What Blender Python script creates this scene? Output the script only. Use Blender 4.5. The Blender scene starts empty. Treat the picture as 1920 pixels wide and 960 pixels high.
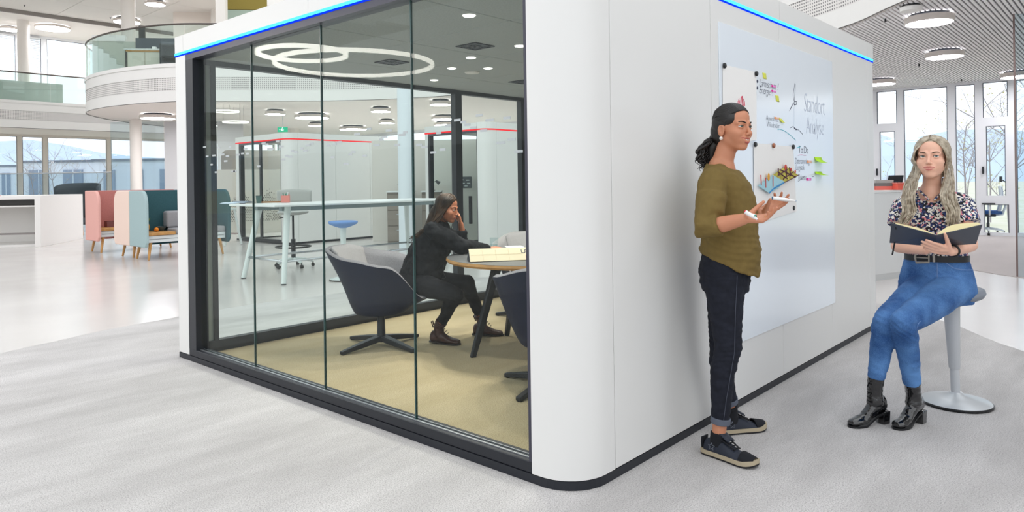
import bpy, bmesh, math, random
from mathutils import Vector, Matrix, Quaternion, noise
random.seed(7)
SC = bpy.context.scene
COL = SC.collection
PI = math.pi
# ------------------------------------------------------------------ camera
CAM = Vector((-2.34, -1.748, 1.32)); RT = Vector((.6664, -.7456, 0)).normalized(); FW = Vector((.7456, .6664, 0)).normalized()
UP = Vector((0, 0, 1)); FPX = 1326.0; HX, HY = 960.0, 340.4; ROLL = math.radians(.79)
cd = bpy.data.cameras.new('camera'); camera = bpy.data.objects.new('camera', cd); COL.objects.link(camera)
cd.sensor_width = 36.0; cd.lens = 36.0*FPX/1920.0; cd.shift_y = -(480.0-HY)/1920.0; cd.clip_end = 2000
_r = RT*math.cos(ROLL) - UP*math.sin(ROLL); _u = UP*math.cos(ROLL) + RT*math.sin(ROLL)
_m = Matrix((_r, _u, -FW)).transposed().to_4x4(); _m.translation = CAM
camera.matrix_world = _m
SC.camera = camera
# ------------------------------------------------------------------ sky and exposure
SC.view_settings.view_transform = 'Standard'; SC.view_settings.look = 'None'; SC.view_settings.gamma = 1.0
SC.view_settings.use_curve_mapping = False
SC.view_settings.exposure = 0.0
SC.cycles.transparent_max_bounces = 32
SC.cycles.sample_clamp_indirect = 6.0
SC.cycles.caustics_reflective = False; SC.cycles.caustics_refractive = False
W = bpy.data.worlds.new('overcast_sky'); SC.world = W; W.use_nodes = True
W.node_tree.nodes['Background'].inputs[0].default_value = (.95, .975, 1.0, 1)
W.node_tree.nodes['Background'].inputs[1].default_value = 1.55

def K(lat, dep, z=0.0):
    p = CAM + RT*lat + FW*dep; return Vector((p.x, p.y, z))
def ray(x, y):
    dx = x-HX; dy = HY-y; c, s = math.cos(ROLL), math.sin(ROLL)
    return (RT*(dx*c+dy*s) + UP*(-dx*s+dy*c))/FPX + FW
def at(x, y, dep): return CAM + ray(x, y)*dep
def on(x, y, ax, v):
    r = ray(x, y); return CAM + r*((v-CAM[ax])/r[ax])
# ------------------------------------------------------------------ materials
def lin(h):
    h = h.lstrip('#'); o = []
    for i in (0, 2, 4):
        v = int(h[i:i+2], 16)/255.0
        o.append(v/12.92 if v <= .04045 else ((v+.055)/1.055)**2.4)
    return (*o, 1.0)
MATS = {}
def mat(name, col='#cccccc', rough=.5, metal=0.0, spec=.5, noise_amt=0.0, noise_scale=20.0, bump=0.0, bump_scale=200.0, emit=0.0, ecol=None,
        col2=None, coat=0.0, trans=0.0, alpha=1.0, sheen=0.0, sss=0.0):
    if name in MATS: return MATS[name]
    m = bpy.data.materials.new(name); m.use_nodes = True; nt = m.node_tree; b = nt.nodes['Principled BSDF']
    I = b.inputs
    I['Base Color'].default_value = lin(col); I['Roughness'].default_value = rough; I['Metallic'].default_value = metal
    I['Specular IOR Level'].default_value = spec; I['Coat Weight'].default_value = coat; I['Coat Roughness'].default_value = .05
    I['Transmission Weight'].default_value = trans; I['Alpha'].default_value = alpha; I['Sheen Weight'].default_value = sheen
    if sss: I['Subsurface Weight'].default_value = sss; I['Subsurface Radius'].default_value = (.012, .005, .003); I['Subsurface Scale'].default_value = 1.0
    if emit: I['Emission Color'].default_value = lin(ecol or col); I['Emission Strength'].default_value = emit
    tc = None
    if noise_amt or col2:
        tc = nt.nodes.new('ShaderNodeTexCoord'); n = nt.nodes.new('ShaderNodeTexNoise'); n.inputs['Scale'].default_value = noise_scale
        n.inputs['Detail'].default_value = 5; nt.links.new(tc.outputs['Object'], n.inputs['Vector'])
        mx = nt.nodes.new('ShaderNodeMix'); mx.data_type = 'RGBA'
        a = lin(col); c2 = lin(col2) if col2 else tuple(max(0, v*(1-noise_amt)) for v in a[:3])+(1,)
        mx.inputs['A'].default_value = a; mx.inputs['B'].default_value = c2
        rp = nt.nodes.new('ShaderNodeMapRange'); rp.inputs[1].default_value = .35; rp.inputs[2].default_value = .65
        nt.links.new(n.outputs['Fac'], rp.inputs[0]); nt.links.new(rp.outputs[0], mx.inputs['Factor']); nt.links.new(mx.outputs['Result'], I['Base Color'])
    if bump:
        tc = tc or nt.nodes.new('ShaderNodeTexCoord'); n2 = nt.nodes.new('ShaderNodeTexNoise'); n2.inputs['Scale'].default_value = bump_scale
        n2.inputs['Detail'].default_value = 3; nt.links.new(tc.outputs['Object'], n2.inputs['Vector'])
        bp = nt.nodes.new('ShaderNodeBump'); bp.inputs['Strength'].default_value = bump; bp.inputs['Distance'].default_value = .01
        nt.links.new(n2.outputs['Fac'], bp.inputs['Height']); nt.links.new(bp.outputs['Normal'], I['Normal'])
    MATS[name] = m; return m
def glass(name, tint='#eef4f2', refl=1.0, ior=1.5):
    """thin pane: tinted see-through mixed with a mirror by Fresnel"""
    if name in MATS: return MATS[name]
    m = bpy.data.materials.new(name); m.use_nodes = True; nt = m.node_tree; nt.nodes.clear()
    o = nt.nodes.new('ShaderNodeOutputMaterial'); t = nt.nodes.new('ShaderNodeBsdfTransparent'); g = nt.nodes.new('ShaderNodeBsdfGlossy')
    t.inputs[0].default_value = lin(tint); g.inputs['Roughness'].default_value = 0.0; g.inputs[0].default_value = (.95, 1, .98, 1)
    fr = nt.nodes.new('ShaderNodeFresnel'); geo = nt.nodes.new('ShaderNodeNewGeometry'); mr = nt.nodes.new('ShaderNodeMapRange')
    mr.inputs[3].default_value = ior; mr.inputs[4].default_value = 1/ior; nt.links.new(geo.outputs['Backfacing'], mr.inputs[0]); nt.links.new(mr.outputs[0], fr.inputs[0])
    mu = nt.nodes.new('ShaderNodeMath'); mu.operation = 'MULTIPLY'; mu.inputs[1].default_value = refl
    mx = nt.nodes.new('ShaderNodeMixShader')
    nt.links.new(fr.outputs[0], mu.inputs[0]); nt.links.new(mu.outputs[0], mx.inputs[0]); nt.links.new(t.outputs[0], mx.inputs[1]); nt.links.new(g.outputs[0], mx.inputs[2])
    nt.links.new(mx.outputs[0], o.inputs[0]); MATS[name] = m; return m
def emis(name, col, s):
    if name in MATS: return MATS[name]
    m = bpy.data.materials.new(name); m.use_nodes = True; nt = m.node_tree; nt.nodes.clear()
    o = nt.nodes.new('ShaderNodeOutputMaterial'); e = nt.nodes.new('ShaderNodeEmission'); e.inputs[0].default_value = lin(col); e.inputs[1].default_value = s
    nt.links.new(e.outputs[0], o.inputs[0]); MATS[name] = m; return m
# ------------------------------------------------------------------ mesh builder
class MB:
    def __init__(s): s.v = []; s.f = []; s.mi = []; s.uv = None
    def add(s, vs, fs, mi=0):
        o = len(s.v); s.v += [Vector(p) for p in vs]
        for f in fs: s.f.append([i+o for i in f]); s.mi.append(mi)
        return s
    def box(s, c, d, rz=0.0, rot=None, mi=0, taper=None):
        x, y, z = d[0]/2, d[1]/2, d[2]/2; tx, ty = taper or (1, 1)
        P = [(-x, -y, -z), (x, -y, -z), (x, y, -z), (-x, y, -z), (-x*tx, -y*ty, z), (x*tx, -y*ty, z), (x*tx, y*ty, z), (-x*tx, y*ty, z)]
        M = rot if rot is not None else Matrix.Rotation(rz, 3, 'Z'); c = Vector(c)
        return s.add([M@Vector(p)+c for p in P], [(0, 3, 2, 1), (4, 5, 6, 7), (0, 1, 5, 4), (1, 2, 6, 5), (2, 3, 7, 6), (3, 0, 4, 7)], mi)
    def span(s, a, b, mi=0):
        a, b = Vector(a), Vector(b); return s.box((a+b)/2, [abs(b[i]-a[i]) for i in range(3)], mi=mi)
    def tube(s, pts, r, n=10, cap=True, mi=0, closed=False, flat=None):
        pts = [Vector(p) for p in pts]; m = len(pts); R = r if isinstance(r, (list, tuple)) else [r]*m
        T = []
        for i in range(m):
            if closed: t = pts[(i+1) % m]-pts[i-1]
            else: t = pts[min(i+1, m-1)]-pts[max(i-1, 0)]
            T.append(t.normalized() if t.length > 1e-9 else Vector((0, 0, 1)))
        up = Vector((0, 0, 1)) if abs(T[0].z) < .9 else Vector((1, 0, 0))
        nrm = (up-T[0]*up.dot(T[0])).normalized(); vs = []
        for i in range(m):
            nrm = (nrm-T[i]*nrm.dot(T[i]))
            nrm = nrm.normalized() if nrm.length > 1e-6 else T[i].orthogonal().normalized()
            bi = T[i].cross(nrm)
            for k in range(n):
                a = 2*PI*k/n; vs.append(pts[i]+(nrm*math.cos(a)*(flat or 1)+bi*math.sin(a))*R[i])
        fs = []
        for i in range(m if closed else m-1):
            j = (i+1) % m
            for k in range(n): fs.append((i*n+k, i*n+(k+1) % n, j*n+(k+1) % n, j*n+k))
        if cap and not closed: fs += [tuple(range(n-1, -1, -1)), tuple((m-1)*n+k for k in range(n))]
        return s.add(vs, fs, mi)
    def lathe(s, prof, c=(0, 0, 0), n=32, rot=None, mi=0, sx=1, sy=1, cap=True):
        c = Vector(c); vs = []; m = len(prof)
        for r, z in prof:
            for k in range(n):
                a = 2*PI*k/n; p = Vector((r*math.cos(a)*sx, r*math.sin(a)*sy, z)); vs.append((rot@p if rot is not None else p)+c)
        fs = [(i*n+k, i*n+(k+1) % n, (i+1)*n+(k+1) % n, (i+1)*n+k) for i in range(m-1) for k in range(n)]
        if cap and prof[0][0] > 1e-6: fs.append(tuple(range(n-1, -1, -1)))
        if cap and prof[-1][0] > 1e-6: fs.append(tuple((m-1)*n+k for k in range(n)))
        return s.add(vs, fs, mi)
    def prism(s, poly, z0, z1, mi=0, f=None):
        n = len(poly); g = f or (lambda x, y, z: Vector((x, y, z)))
        vs = [g(p[0], p[1], z0) for p in poly]+[g(p[0], p[1], z1) for p in poly]
        fs = [tuple(range(n-1, -1, -1)), tuple(range(n, 2*n))]+[(i, (i+1) % n, n+(i+1) % n, n+i) for i in range(n)]
        return s.add(vs, fs, mi)
    def grid(s, fn, nu, nv, mi=0, cu=False, cv=False):
        vs = [fn(i/(nu if cu else nu-1), j/(nv if cv else nv-1)) for i in range(nu) for j in range(nv)]
        fs = []
        for i in range(nu if cu else nu-1):
            for j in range(nv if cv else nv-1):
                a, b = (i+1) % nu, (j+1) % nv; fs.append((i*nv+j, a*nv+j, a*nv+b, i*nv+b))
        return s.add(vs, fs, mi)
    def ell(s, c, r, rot=None, n=16, m=10, mi=0):
        c = Vector(c)
        def fn(u, v):
            a = 2*PI*u; b = PI*v-PI/2; p = Vector((r[0]*math.cos(b)*math.cos(a), r[1]*math.cos(b)*math.sin(a), r[2]*math.sin(b)))
            return (rot@p if rot is not None else p)+c
        return s.grid(fn, n, m, mi, cu=True)
    def cap(s, p0, r0, p1, r1, n=14, mi=0, sx=1.0, side=None):
        """tapered capsule; sx widens along side"""
        p0, p1 = Vector(p0), Vector(p1); t = p1-p0; L = t.length; t = t.normalized()
        sd = Vector(side) if side is not None else t.orthogonal()
        sd = (sd-t*sd.dot(t)).normalized(); bi = t.cross(sd); vs = []; rings = []
        for k in range(5): a = PI/2*(k/4)-PI/2; rings.append((p0+t*(r0*math.sin(a)), max(r0*math.cos(a), 1e-4)))
        for k in range(5): a = PI/2*(k/4); rings.append((p1+t*(r1*math.sin(a)), max(r1*math.cos(a), 1e-4)))
        for c, r in rings:
            for k in range(n): a = 2*PI*k/n; vs.append(c+sd*(r*sx*math.cos(a))+bi*(r*math.sin(a)))
        m = len(rings); fs = [(i*n+k, i*n+(k+1) % n, (i+1)*n+(k+1) % n, (i+1)*n+k) for i in range(m-1) for k in range(n)]
        fs += [tuple(range(n-1, -1, -1)), tuple((m-1)*n+k for k in range(n))]
        return s.add(vs, fs, mi)
    def mesh(s, name):
        me = bpy.data.meshes.new(name); me.from_pydata([tuple(p) for p in s.v], [], s.f)
        if s.mi and max(s.mi) > 0: me.polygons.foreach_set('material_index', s.mi)
        if s.uv:
            u = me.uv_layers.new(name='UVMap')
            for l in me.loops: u.data[l.index].uv = s.uv[l.vertex_index]
        me.update(); return me
WORLDP = set()   # things whose parts are modelled in world coordinates
def obj(name, mb, m, parent=None, smooth=False, bev=0.0, seg=2, loc=None, rz=0.0, sub=0, solid=0.0):
    me = mb.mesh(name) if isinstance(mb, MB) else mb
    o = bpy.data.objects.new(name, me); COL.objects.link(o)
    for x in (m if isinstance(m, (list, tuple)) else [m]): me.materials.append(x)
    if smooth: me.polygons.foreach_set('use_smooth', [True]*len(me.polygons))
    if smooth == 'auto':
        me.set_sharp_from_angle(angle=math.radians(40))
    if solid: d = o.modifiers.new('solid', 'SOLIDIFY'); d.thickness = solid; d.offset = 0
    if bev: d = o.modifiers.new('bevel', 'BEVEL'); d.width = bev; d.segments = seg; d.limit_method = 'ANGLE'; d.angle_limit = math.radians(35)
    if sub: d = o.modifiers.new('subdiv', 'SUBSURF'); d.levels = sub; d.render_levels = sub
    if parent is not None:
        o.parent = parent
        if parent.name in WORLDP: o.matrix_parent_inverse = Matrix.Translation(-Vector(parent.location))
    if loc is not None: o.location = loc
    if rz: o.rotation_euler = (0, 0, rz)
    return o
def tag(o, label=None, cat=None, group=None, kind=None):
    if label: o['label'] = label
    if cat: o['category'] = cat
    if group: o['group'] = group
    if kind: o['kind'] = kind
    return o
def thing(name, label, cat, loc=(0, 0, 0), rz=0.0, group=None, kind=None):
    o = bpy.data.objects.new(name, None); COL.objects.link(o); o.location = loc; o.rotation_euler = (0, 0, rz); o.empty_display_size = .1
    return tag(o, label, cat, group, kind)
def struct(name, mb, m, label=None, **k):
    o = obj(name, mb, m, **k); o['kind'] = 'structure'
    if label: o['label'] = label
    return o
def dup(root, loc, rz, label=None):
    r = root.copy(); COL.objects.link(r); r.location = loc; r.rotation_euler = (0, 0, rz)
    if label: r['label'] = label
    def kids(a, b):
        for ch in [c for c in bpy.data.objects if c.parent == a]:
            c = ch.copy(); COL.objects.link(c); c.parent = b; kids(ch, c)
    kids(root, r); return r
def spline(pts, n=8, closed=False):
    pts = [Vector(p) for p in pts]; m = len(pts); out = []
    for i in range(m if closed else m-1):
        g = (lambda k: pts[k % m]) if closed else (lambda k: pts[max(0, min(m-1, k))])
        a, b, c, d = g(i-1), g(i), g(i+1), g(i+2)
        for k in range(n):
            t = k/n; out.append(.5*((2*b)+(c-a)*t+(2*a-5*b+4*c-d)*t*t+(3*b-a-3*c+d)*t**3))
    if not closed: out.append(pts[-1].copy())
    return out
WHITE = mat('white_laminate', '#e6e6e4', .38); WHITE2 = mat('white_paint', '#e9e7e4', .6)
DARK = mat('anthracite_metal', '#23262d', .42, spec=.4); BLACK = mat('black_plastic', '#101114', .4)
CHROME = mat('chrome_metal', '#c9ccd0', .18, metal=1.0); ALU = mat('brushed_aluminium', '#b9bdc2', .35, metal=.9)
WOOD = mat('oak_wood', '#c69355', .5, noise_amt=.25, noise_scale=14)
# ================================================================== the hall
def floor_mat():
    m = mat('polished_resin_floor', '#d4cfcc', .1, spec=.7); nt = m.node_tree; b = nt.nodes['Principled BSDF']
    g = nt.nodes.new('ShaderNodeNewGeometry'); n = nt.nodes.new('ShaderNodeTexNoise'); n.inputs['Scale'].default_value = .6; n.inputs['Detail'].default_value = 4
    r = nt.nodes.new('ShaderNodeMapRange'); r.inputs[1].default_value = .3; r.inputs[2].default_value = .7; r.inputs[3].default_value = .16; r.inputs[4].default_value = .24
    nt.links.new(g.outputs['Position'], n.inputs['Vector']); nt.links.new(n.outputs['Fac'], r.inputs[0]); nt.links.new(r.outputs[0], b.inputs['Roughness'])
    return m
def carpet_mat(name, c1, c2, c3, patch=.5, ang=.3, streak=1.0):
    """loop-pile carpet: fine speckle, soft streaky patches between two shades, pile relief"""
    m = mat(name, c1, .95, spec=.1, sheen=.15); nt = m.node_tree; b = nt.nodes['Principled BSDF']; L = nt.links.new
    g = nt.nodes.new('ShaderNodeNewGeometry'); mp = nt.nodes.new('ShaderNodeMapping'); mp.inputs['Rotation'].default_value[2] = ang; mp.inputs['Scale'].default_value = (.55, 1.7*streak, 1)
    L(g.outputs['Position'], mp.inputs['Vector'])
    n = nt.nodes.new('ShaderNodeTexNoise'); n.inputs['Scale'].default_value = patch*2; n.inputs['Detail'].default_value = 6; n.inputs['Roughness'].default_value = .6; L(mp.outputs[0], n.inputs['Vector'])
    r = nt.nodes.new('ShaderNodeMapRange'); r.inputs[1].default_value = .36; r.inputs[2].default_value = .64; L(n.outputs['Fac'], r.inputs[0])
    mx = nt.nodes.new('ShaderNodeMix'); mx.data_type = 'RGBA'; mx.inputs['A'].default_value = lin(c1); mx.inputs['B'].default_value = lin(c2); L(r.outputs[0], mx.inputs['Factor'])
    f = nt.nodes.new('ShaderNodeTexNoise'); f.inputs['Scale'].default_value = 170; f.inputs['Detail'].default_value = 3; L(g.outputs['Position'], f.inputs['Vector'])
    r2 = nt.nodes.new('ShaderNodeMapRange'); r2.inputs[1].default_value = .42; r2.inputs[2].default_value = .72; r2.inputs[4].default_value = .85; L(f.outputs['Fac'], r2.inputs[0])
    m2 = nt.nodes.new('ShaderNodeMix'); m2.data_type = 'RGBA'; m2.inputs['B'].default_value = lin(c3); L(mx.outputs['Result'], m2.inputs['A']); L(r2.outputs[0], m2.inputs['Factor'])
    L(m2.outputs['Result'], b.inputs['Base Color'])
    bp = nt.nodes.new('ShaderNodeBump'); bp.inputs['Strength'].default_value = .5; bp.inputs['Distance'].default_value = .006; L(f.outputs['Fac'], bp.inputs['Height']); L(bp.outputs['Normal'], b.inputs['Normal'])
    return m
FLOORM = floor_mat(); CARPET = carpet_mat('grey_loop_carpet', '#d8d5d4', '#bab7b6', '#8b8887', patch=.7)
CARPET2 = carpet_mat('far_beige_carpet', '#cfc7c5', '#c2bab8', '#a9a2a0', patch=.3)
PODCARPET = carpet_mat('tan_pod_carpet', '#c6b593', '#b8a783', '#8d7d5c', patch=.8)
# void outline of the upper floor slab (world x, y)
EDGE = [(3.2, -3.6), (5.0, -1.75), (7.0, .32), (8.1, 1.42), (9.25, 3.6), (9.75, 7.0), (9.3, 10.5), (8.06, 13.03), (6.3, 14.75), (5.1, 15.93), (4.5, 17.4), (4.3, 18.9), (4.5, 20.3),
        (5.2, 21.4), (6.1, 22.3), (7.6, 23.3), (9.3, 24.4), (9.8, 25.8), (8.9, 26.75), (7.2, 26.9), (3.0, 26.9), (-6.0, 26.9), (-16.0, 26.9)]
EDGE_S = [(p.x, p.y) for p in spline([(x, y, 0) for x, y in EDGE], 6)]
SLAB0, SLAB1, TOPZ = 3.40, 4.33, 7.30
struct('floor', MB().span((-14, -14, -.2), (16.3, 31, 0)), FLOORM, 'pale glossy resin floor of the hall')
cb = [on(x, y, 2, 0.0) for x, y in ((0, 664), (100, 642), (197, 620), (335, 595), (470, 572), (658, 548))]
cpoly = [(-10, -12), (-10, .5), (-3.5, 3.9)] + [(p.x, p.y) for p in cb] + [(4.6, 5.1), (5.9, 3.6), (6.2, 1.6), (5.6, .3), (5.05, -.33), (4.87, -.51), (4.1, -1.07), (3.2, -2.2), (2.6, -4.5), (2, -12)]
cs = spline([(x, y, 0) for x, y in cpoly], 4)
struct('floor_carpet', MB().prism([(p.x, p.y) for p in cs], .0005, .006), CARPET, 'light grey loop carpet around the meeting pod')
fpoly = spline([(16.0, -9, 0), (8.3, -3.2, 0), (8.1, -1.6, 0), (8.68, -.6, 0), (9.3, .1, 0), (10.2, .8, 0), (11.4, 1.3, 0), (13.2, 1.5, 0), (16.0, 1.6, 0)], 4)
struct('floor_far_carpet', MB().prism([(p.x, p.y) for p in fpoly], .0005, .006), CARPET2, 'beige grey carpet in front of the tall windows')
# ---- upper slab: edge fascia with a perforated band, soffit, glass balustrade
def perf_mat():
    m = mat('perforated_white_panel', '#e3dfdc', .6); nt = m.node_tree; L = nt.links.new; b = nt.nodes['Principled BSDF']
    uv = nt.nodes.new('ShaderNodeUVMap'); v = nt.nodes.new('ShaderNodeVectorMath'); v.operation = 'SCALE'; v.inputs['Scale'].default_value = 1/.047; L(uv.outputs[0], v.inputs[0])
    fr = nt.nodes.new('ShaderNodeVectorMath'); fr.operation = 'FRACTION'; L(v.outputs[0], fr.inputs[0])
    d = nt.nodes.new('ShaderNodeVectorMath'); d.operation = 'DISTANCE'; d.inputs[1].default_value = (.5, .5, 0); L(fr.outputs[0], d.inputs[0])
    lt = nt.nodes.new('ShaderNodeMath'); lt.operation = 'LESS_THAN'; lt.inputs[1].default_value = .27; L(d.outputs['Value'], lt.inputs[0])
    mx = nt.nodes.new('ShaderNodeMix'); mx.data_type = 'RGBA'; mx.inputs['A'].default_value = lin('#e3dfdc'); mx.inputs['B'].default_value = lin('#7a7878'); L(lt.outputs[0], mx.inputs['Factor'])
    L(mx.outputs['Result'], b.inputs['Base Color']); return m
PERF = perf_mat()
def edge_band(path, z0, z1, off=0.0):
    mb = MB(); mb.uv = []; s = 0; n = len(path); vs = []; fs = []
    for i, p in enumerate(path):
        a = Vector(path[max(0, i-1)]); c = Vector(path[min(n-1, i+1)]); t = (c-a).normalized(); nn = Vector((-t.y, t.x))
        if i: s += (Vector(p)-Vector(path[i-1])).length
        q = Vector(p)+nn*off
        vs += [(q.x, q.y, z0), (q.x, q.y, z1)]; mb.uv += [(s, z0), (s, z1)]
        if i: fs.append((2*i-2, 2*i, 2*i+1, 2*i-1))
    mb.add(vs, fs); return mb
fas = struct('trim_1', edge_band(EDGE_S, SLAB0-.004, 3.66, .022), WHITE2, 'white fascia edge of the upper floor')
obj('perforated_band', edge_band(EDGE_S, 3.66, 3.98, .014), PERF, fas)
obj('upper_fascia', edge_band(EDGE_S, 3.98, 4.24, .022), WHITE2, fas)
obj('coping', edge_band(EDGE_S, 4.24, SLAB1, .04), WHITE2, fas)
obj('shadow_gap', edge_band(EDGE_S, SLAB0-.018, SLAB0-.004, .02), mat('shadow_gap_grey', '#55524f', .7), fas)
slab = MB(); ring = EDGE_S + [(-16, 30.6), (16.1, 30.6), (16.1, -14), (3.2, -14)]
SOFFIT = mat('warm_white_soffit', '#ece5df', .7)
struct('ceiling', MB().prism(ring, SLAB0, SLAB1-.02), SOFFIT, 'white soffit of the upper floor')
rail = thing('balustrade', 'curved clear glass balustrade on the upper floor edge', 'balustrade', (0, 0, 0))
RGLASS = glass('balustrade_glass', '#eef6f4', .9)
path = [Vector((x, y)) for x, y in EDGE_S]
cum = [0]
for i in range(1, len(path)): cum.append(cum[-1]+(path[i]-path[i-1]).length)
def seg_path(s0, s1, k=5):
    out = []
    for j in range(k+1):
        s = s0+(s1-s0)*j/k
        i = max(i for i in range(len(cum)-1) if cum[i] <= s+1e-9); t = (s-cum[i])/max(1e-6, cum[i+1]-cum[i]); out.append(path[i].lerp(path[i+1], t))
    return out
S = 12.0
while S < cum[-1]-8:
    pp = seg_path(S+.006, min(S+1.6, cum[-1])-.006); b = MB()
    for i, p in enumerate(pp): b.v += [Vector((p.x, p.y, 4.28)), Vector((p.x, p.y, 5.28))]
    for i in range(len(pp)-1): b.f.append([2*i, 2*i+2, 2*i+3, 2*i+1]); b.mi.append(0)
    obj('glass_pane', b, RGLASS, rail, solid=.012); S += 1.6
obj('handrail', MB().tube([(p.x, p.y, 5.29) for p in seg_path(12, cum[-1]-8, 160)], .024, 8), mat('handrail_steel', '#5c5550', .4, metal=.6), rail, smooth=True)
# ---- top ceiling
TOPC = mat('white_acoustic_ceiling', '#eeeae6', .75)
ceil2 = struct('ceiling_upper', MB().span((-16, 26.9, TOPZ), (16.1, 30.6, TOPZ+.2)), TOPC, 'white ceiling above the upper floor')
tiles = MB()
for i in range(13):
    for j in range(3): obj('ceiling_panel', MB().span((-12+i*2.2+.008, 20.15+j*2.25+.008, TOPZ+.12), (-12+(i+1)*2.2-.008, 20.15+(j+1)*2.25-.008, TOPZ+.17)), TOPC, ceil2)
obj('ceiling_back_board', MB().span((-16, 20.1, TOPZ+.18), (16.1, 26.9, TOPZ+.3)), mat('ceiling_joint_grey', '#8e8a86', .8), ceil2)
obj('ceiling_edge', MB().span((-16, 26.86, TOPZ-.01), (16.1, 26.94, TOPZ+.2)), mat('edge_profile_grey', '#8d8783', .6), ceil2)
beams = struct('trim_2', MB().span((-14.2, 19.95, TOPZ), (16.2, 20.1, TOPZ+.5)), WHITE2, 'white steel beams of the glazed atrium roof')
for k in range(6): obj('roof_beam', MB().span((-14+k*5.4, -14, TOPZ+.1), (-13.88+k*5.4, 19.95, TOPZ+.4)), WHITE2, beams)
for k in range(5): obj('roof_beam', MB().span((-14, -13+k*6, TOPZ+.15), (16.1, -12.9+k*6, TOPZ+.35)), WHITE2, beams)
# ---- slatted ceiling on the window side
sl = struct('ceiling_slats', MB().span((5.0, -12, SLAB0-.012), (16.0, -11.9, SLAB0-.002)), mat('slat_white', '#f4f2f3', .6), 'white slatted ceiling in front of the tall windows')
slat = MB(); yy = 9.5; SD = Vector((.74, .672)).normalized(); SN = Vector((-SD.y, SD.x))
def void_x(y):
    best = None
    for i in range(len(EDGE_S)-1):
        (x0, y0), (x1, y1) = EDGE_S[i], EDGE_S[i+1]
        if y0 != y1 and min(y0, y1) <= y <= max(y0, y1):
            x = x0+(x1-x0)*(y-y0)/(y1-y0); best = x if best is None or y < 12 else best
            if y < 12: return x
    return best if best is not None else 3.2
t = -9.0
while t < 9.0:
    x0 = void_x(t)+.06
    if t < 9: slat.box(((x0+16.05)/2, t, SLAB0-.013), (16.05-x0, .033, .02))
    t += .055
obj('slat_field', slat, MATS['slat_white'], sl)['kind'] = 'stuff'
obj('slat_backing', MB().span((9.9, -10, SLAB0-.006), (16.05, 9.2, SLAB0-.002)), mat('slat_gap_grey', '#85858a', .9), sl)
bk = MB()
for i in range(36):
    y0 = -9+i*.5; bk.span((void_x(y0+.25)+.35, y0, SLAB0-.0065), (9.95, y0+.5, SLAB0-.0025))
obj('slat_backing', bk, MATS['slat_gap_grey'], sl)
# ---- window walls
WFRAME = mat('window_frame_white', '#eef0f4', .45); WGLASS = glass('window_glass', '#fbfdff', .5)
WF2 = mat('window_frame_beige', '#e6e0d6', .5); GASKET = mat('window_gasket', '#3b4352', .5)
def window(n, x0, y0, x1, y1, z0, z1, fm, w=.09, d=.12, handle=False, label='tall window pane of the hall'):
    a, b = Vector((x0, y0, 0)), Vector((x1, y1, 0)); t = (b-a).normalized(); L = (b-a).length; rz = math.atan2(t.y, t.x)
    o = thing('window_%d' % n, label, None, (x0, y0, 0), rz, kind='structure')
    f = MB(); f.span((0, -d/2, z0), (w, d/2, z1)); f.span((L-w, -d/2, z0), (L, d/2, z1)); f.span((w, -d/2, z0), (L-w, d/2, z0+w)); f.span((w, -d/2, z1-w), (L-w, d/2, z1))
    obj('window_frame', f, fm, o)
    g = MB(); e = .012; g.span((w, -d/2-.004, z0+w), (w+e, -d/2+.02, z1-w)); g.span((L-w-e, -d/2-.004, z0+w), (L-w, -d/2+.02, z1-w)); g.span((w, -d/2-.004, z1-w-e), (L-w, -d/2+.02, z1-w))
    obj('gasket', g, GASKET, o)
    obj('pane', MB().span((w, -.008, z0+w), (L-w, .008, z1-w)), WGLASS, o)
    if handle: obj('handle', MB().box((w*.5, -d/2-.03, (z0+z1)/2-.2), (.03, .05, .16)), DARK, o)
    return o
wn = 1
# glazed wall on x = 16.1
cols = [(1641, 1690, 2), (1690, 1786, 1), (1786, 1838, 1), (1838, 1899, 2), (1899, 1985, 1), (1985, 2090, 1), (2090, 2200, 1)]
for xa, xb, k in cols:
    ya = on(xa, 300, 0, 16.1).y; yb = on(xb, 300, 0, 16.1).y
    if k == 2:
        window(wn, 16.1, ya, 16.1, yb, 2.5, SLAB0, WFRAME, .07, label='small top light above the narrow casement'); wn += 1
        window(wn, 16.1, ya, 16.1, yb, .75, 2.5, WFRAME, .12, handle=True, label='narrow white framed casement window'); wn += 1
        window(wn, 16.1, ya, 16.1, yb, 0.0, .75, WFRAME, .07, label='low pane under the narrow casement'); wn += 1
    else:
        window(wn, 16.1, ya, 16.1, yb, 0.0, SLAB0, WFRAME, .08, label='tall full height window pane'); wn += 1
ya = on(1641, 300, 0, 16.1).y
k = ya
while k < 30: window(wn, 16.1, k+1.6, 16.1, k, 0.0, SLAB0, WFRAME, .1, label='window behind the pods'); wn += 1; k += 1.6
# glazed wall on y = 30.6, lower and upper
LX = [-9.5, -6.6, -3.7, -.8, 1.6, 4.0, 5.35, 6.2, 8.5, 10.9, 13.4, 16.1]
for i in range(len(LX)-1):
    window(wn, LX[i], 30.6, LX[i+1], 30.6, 0, SLAB0, WF2, .09, label='ground floor window in the rear wall'); wn += 1
    window(wn, LX[i], 30.6, LX[i+1], 30.6, 4.33, TOPZ, WFRAME, .1, label='upper floor window in the rear wall'); wn += 1
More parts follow.
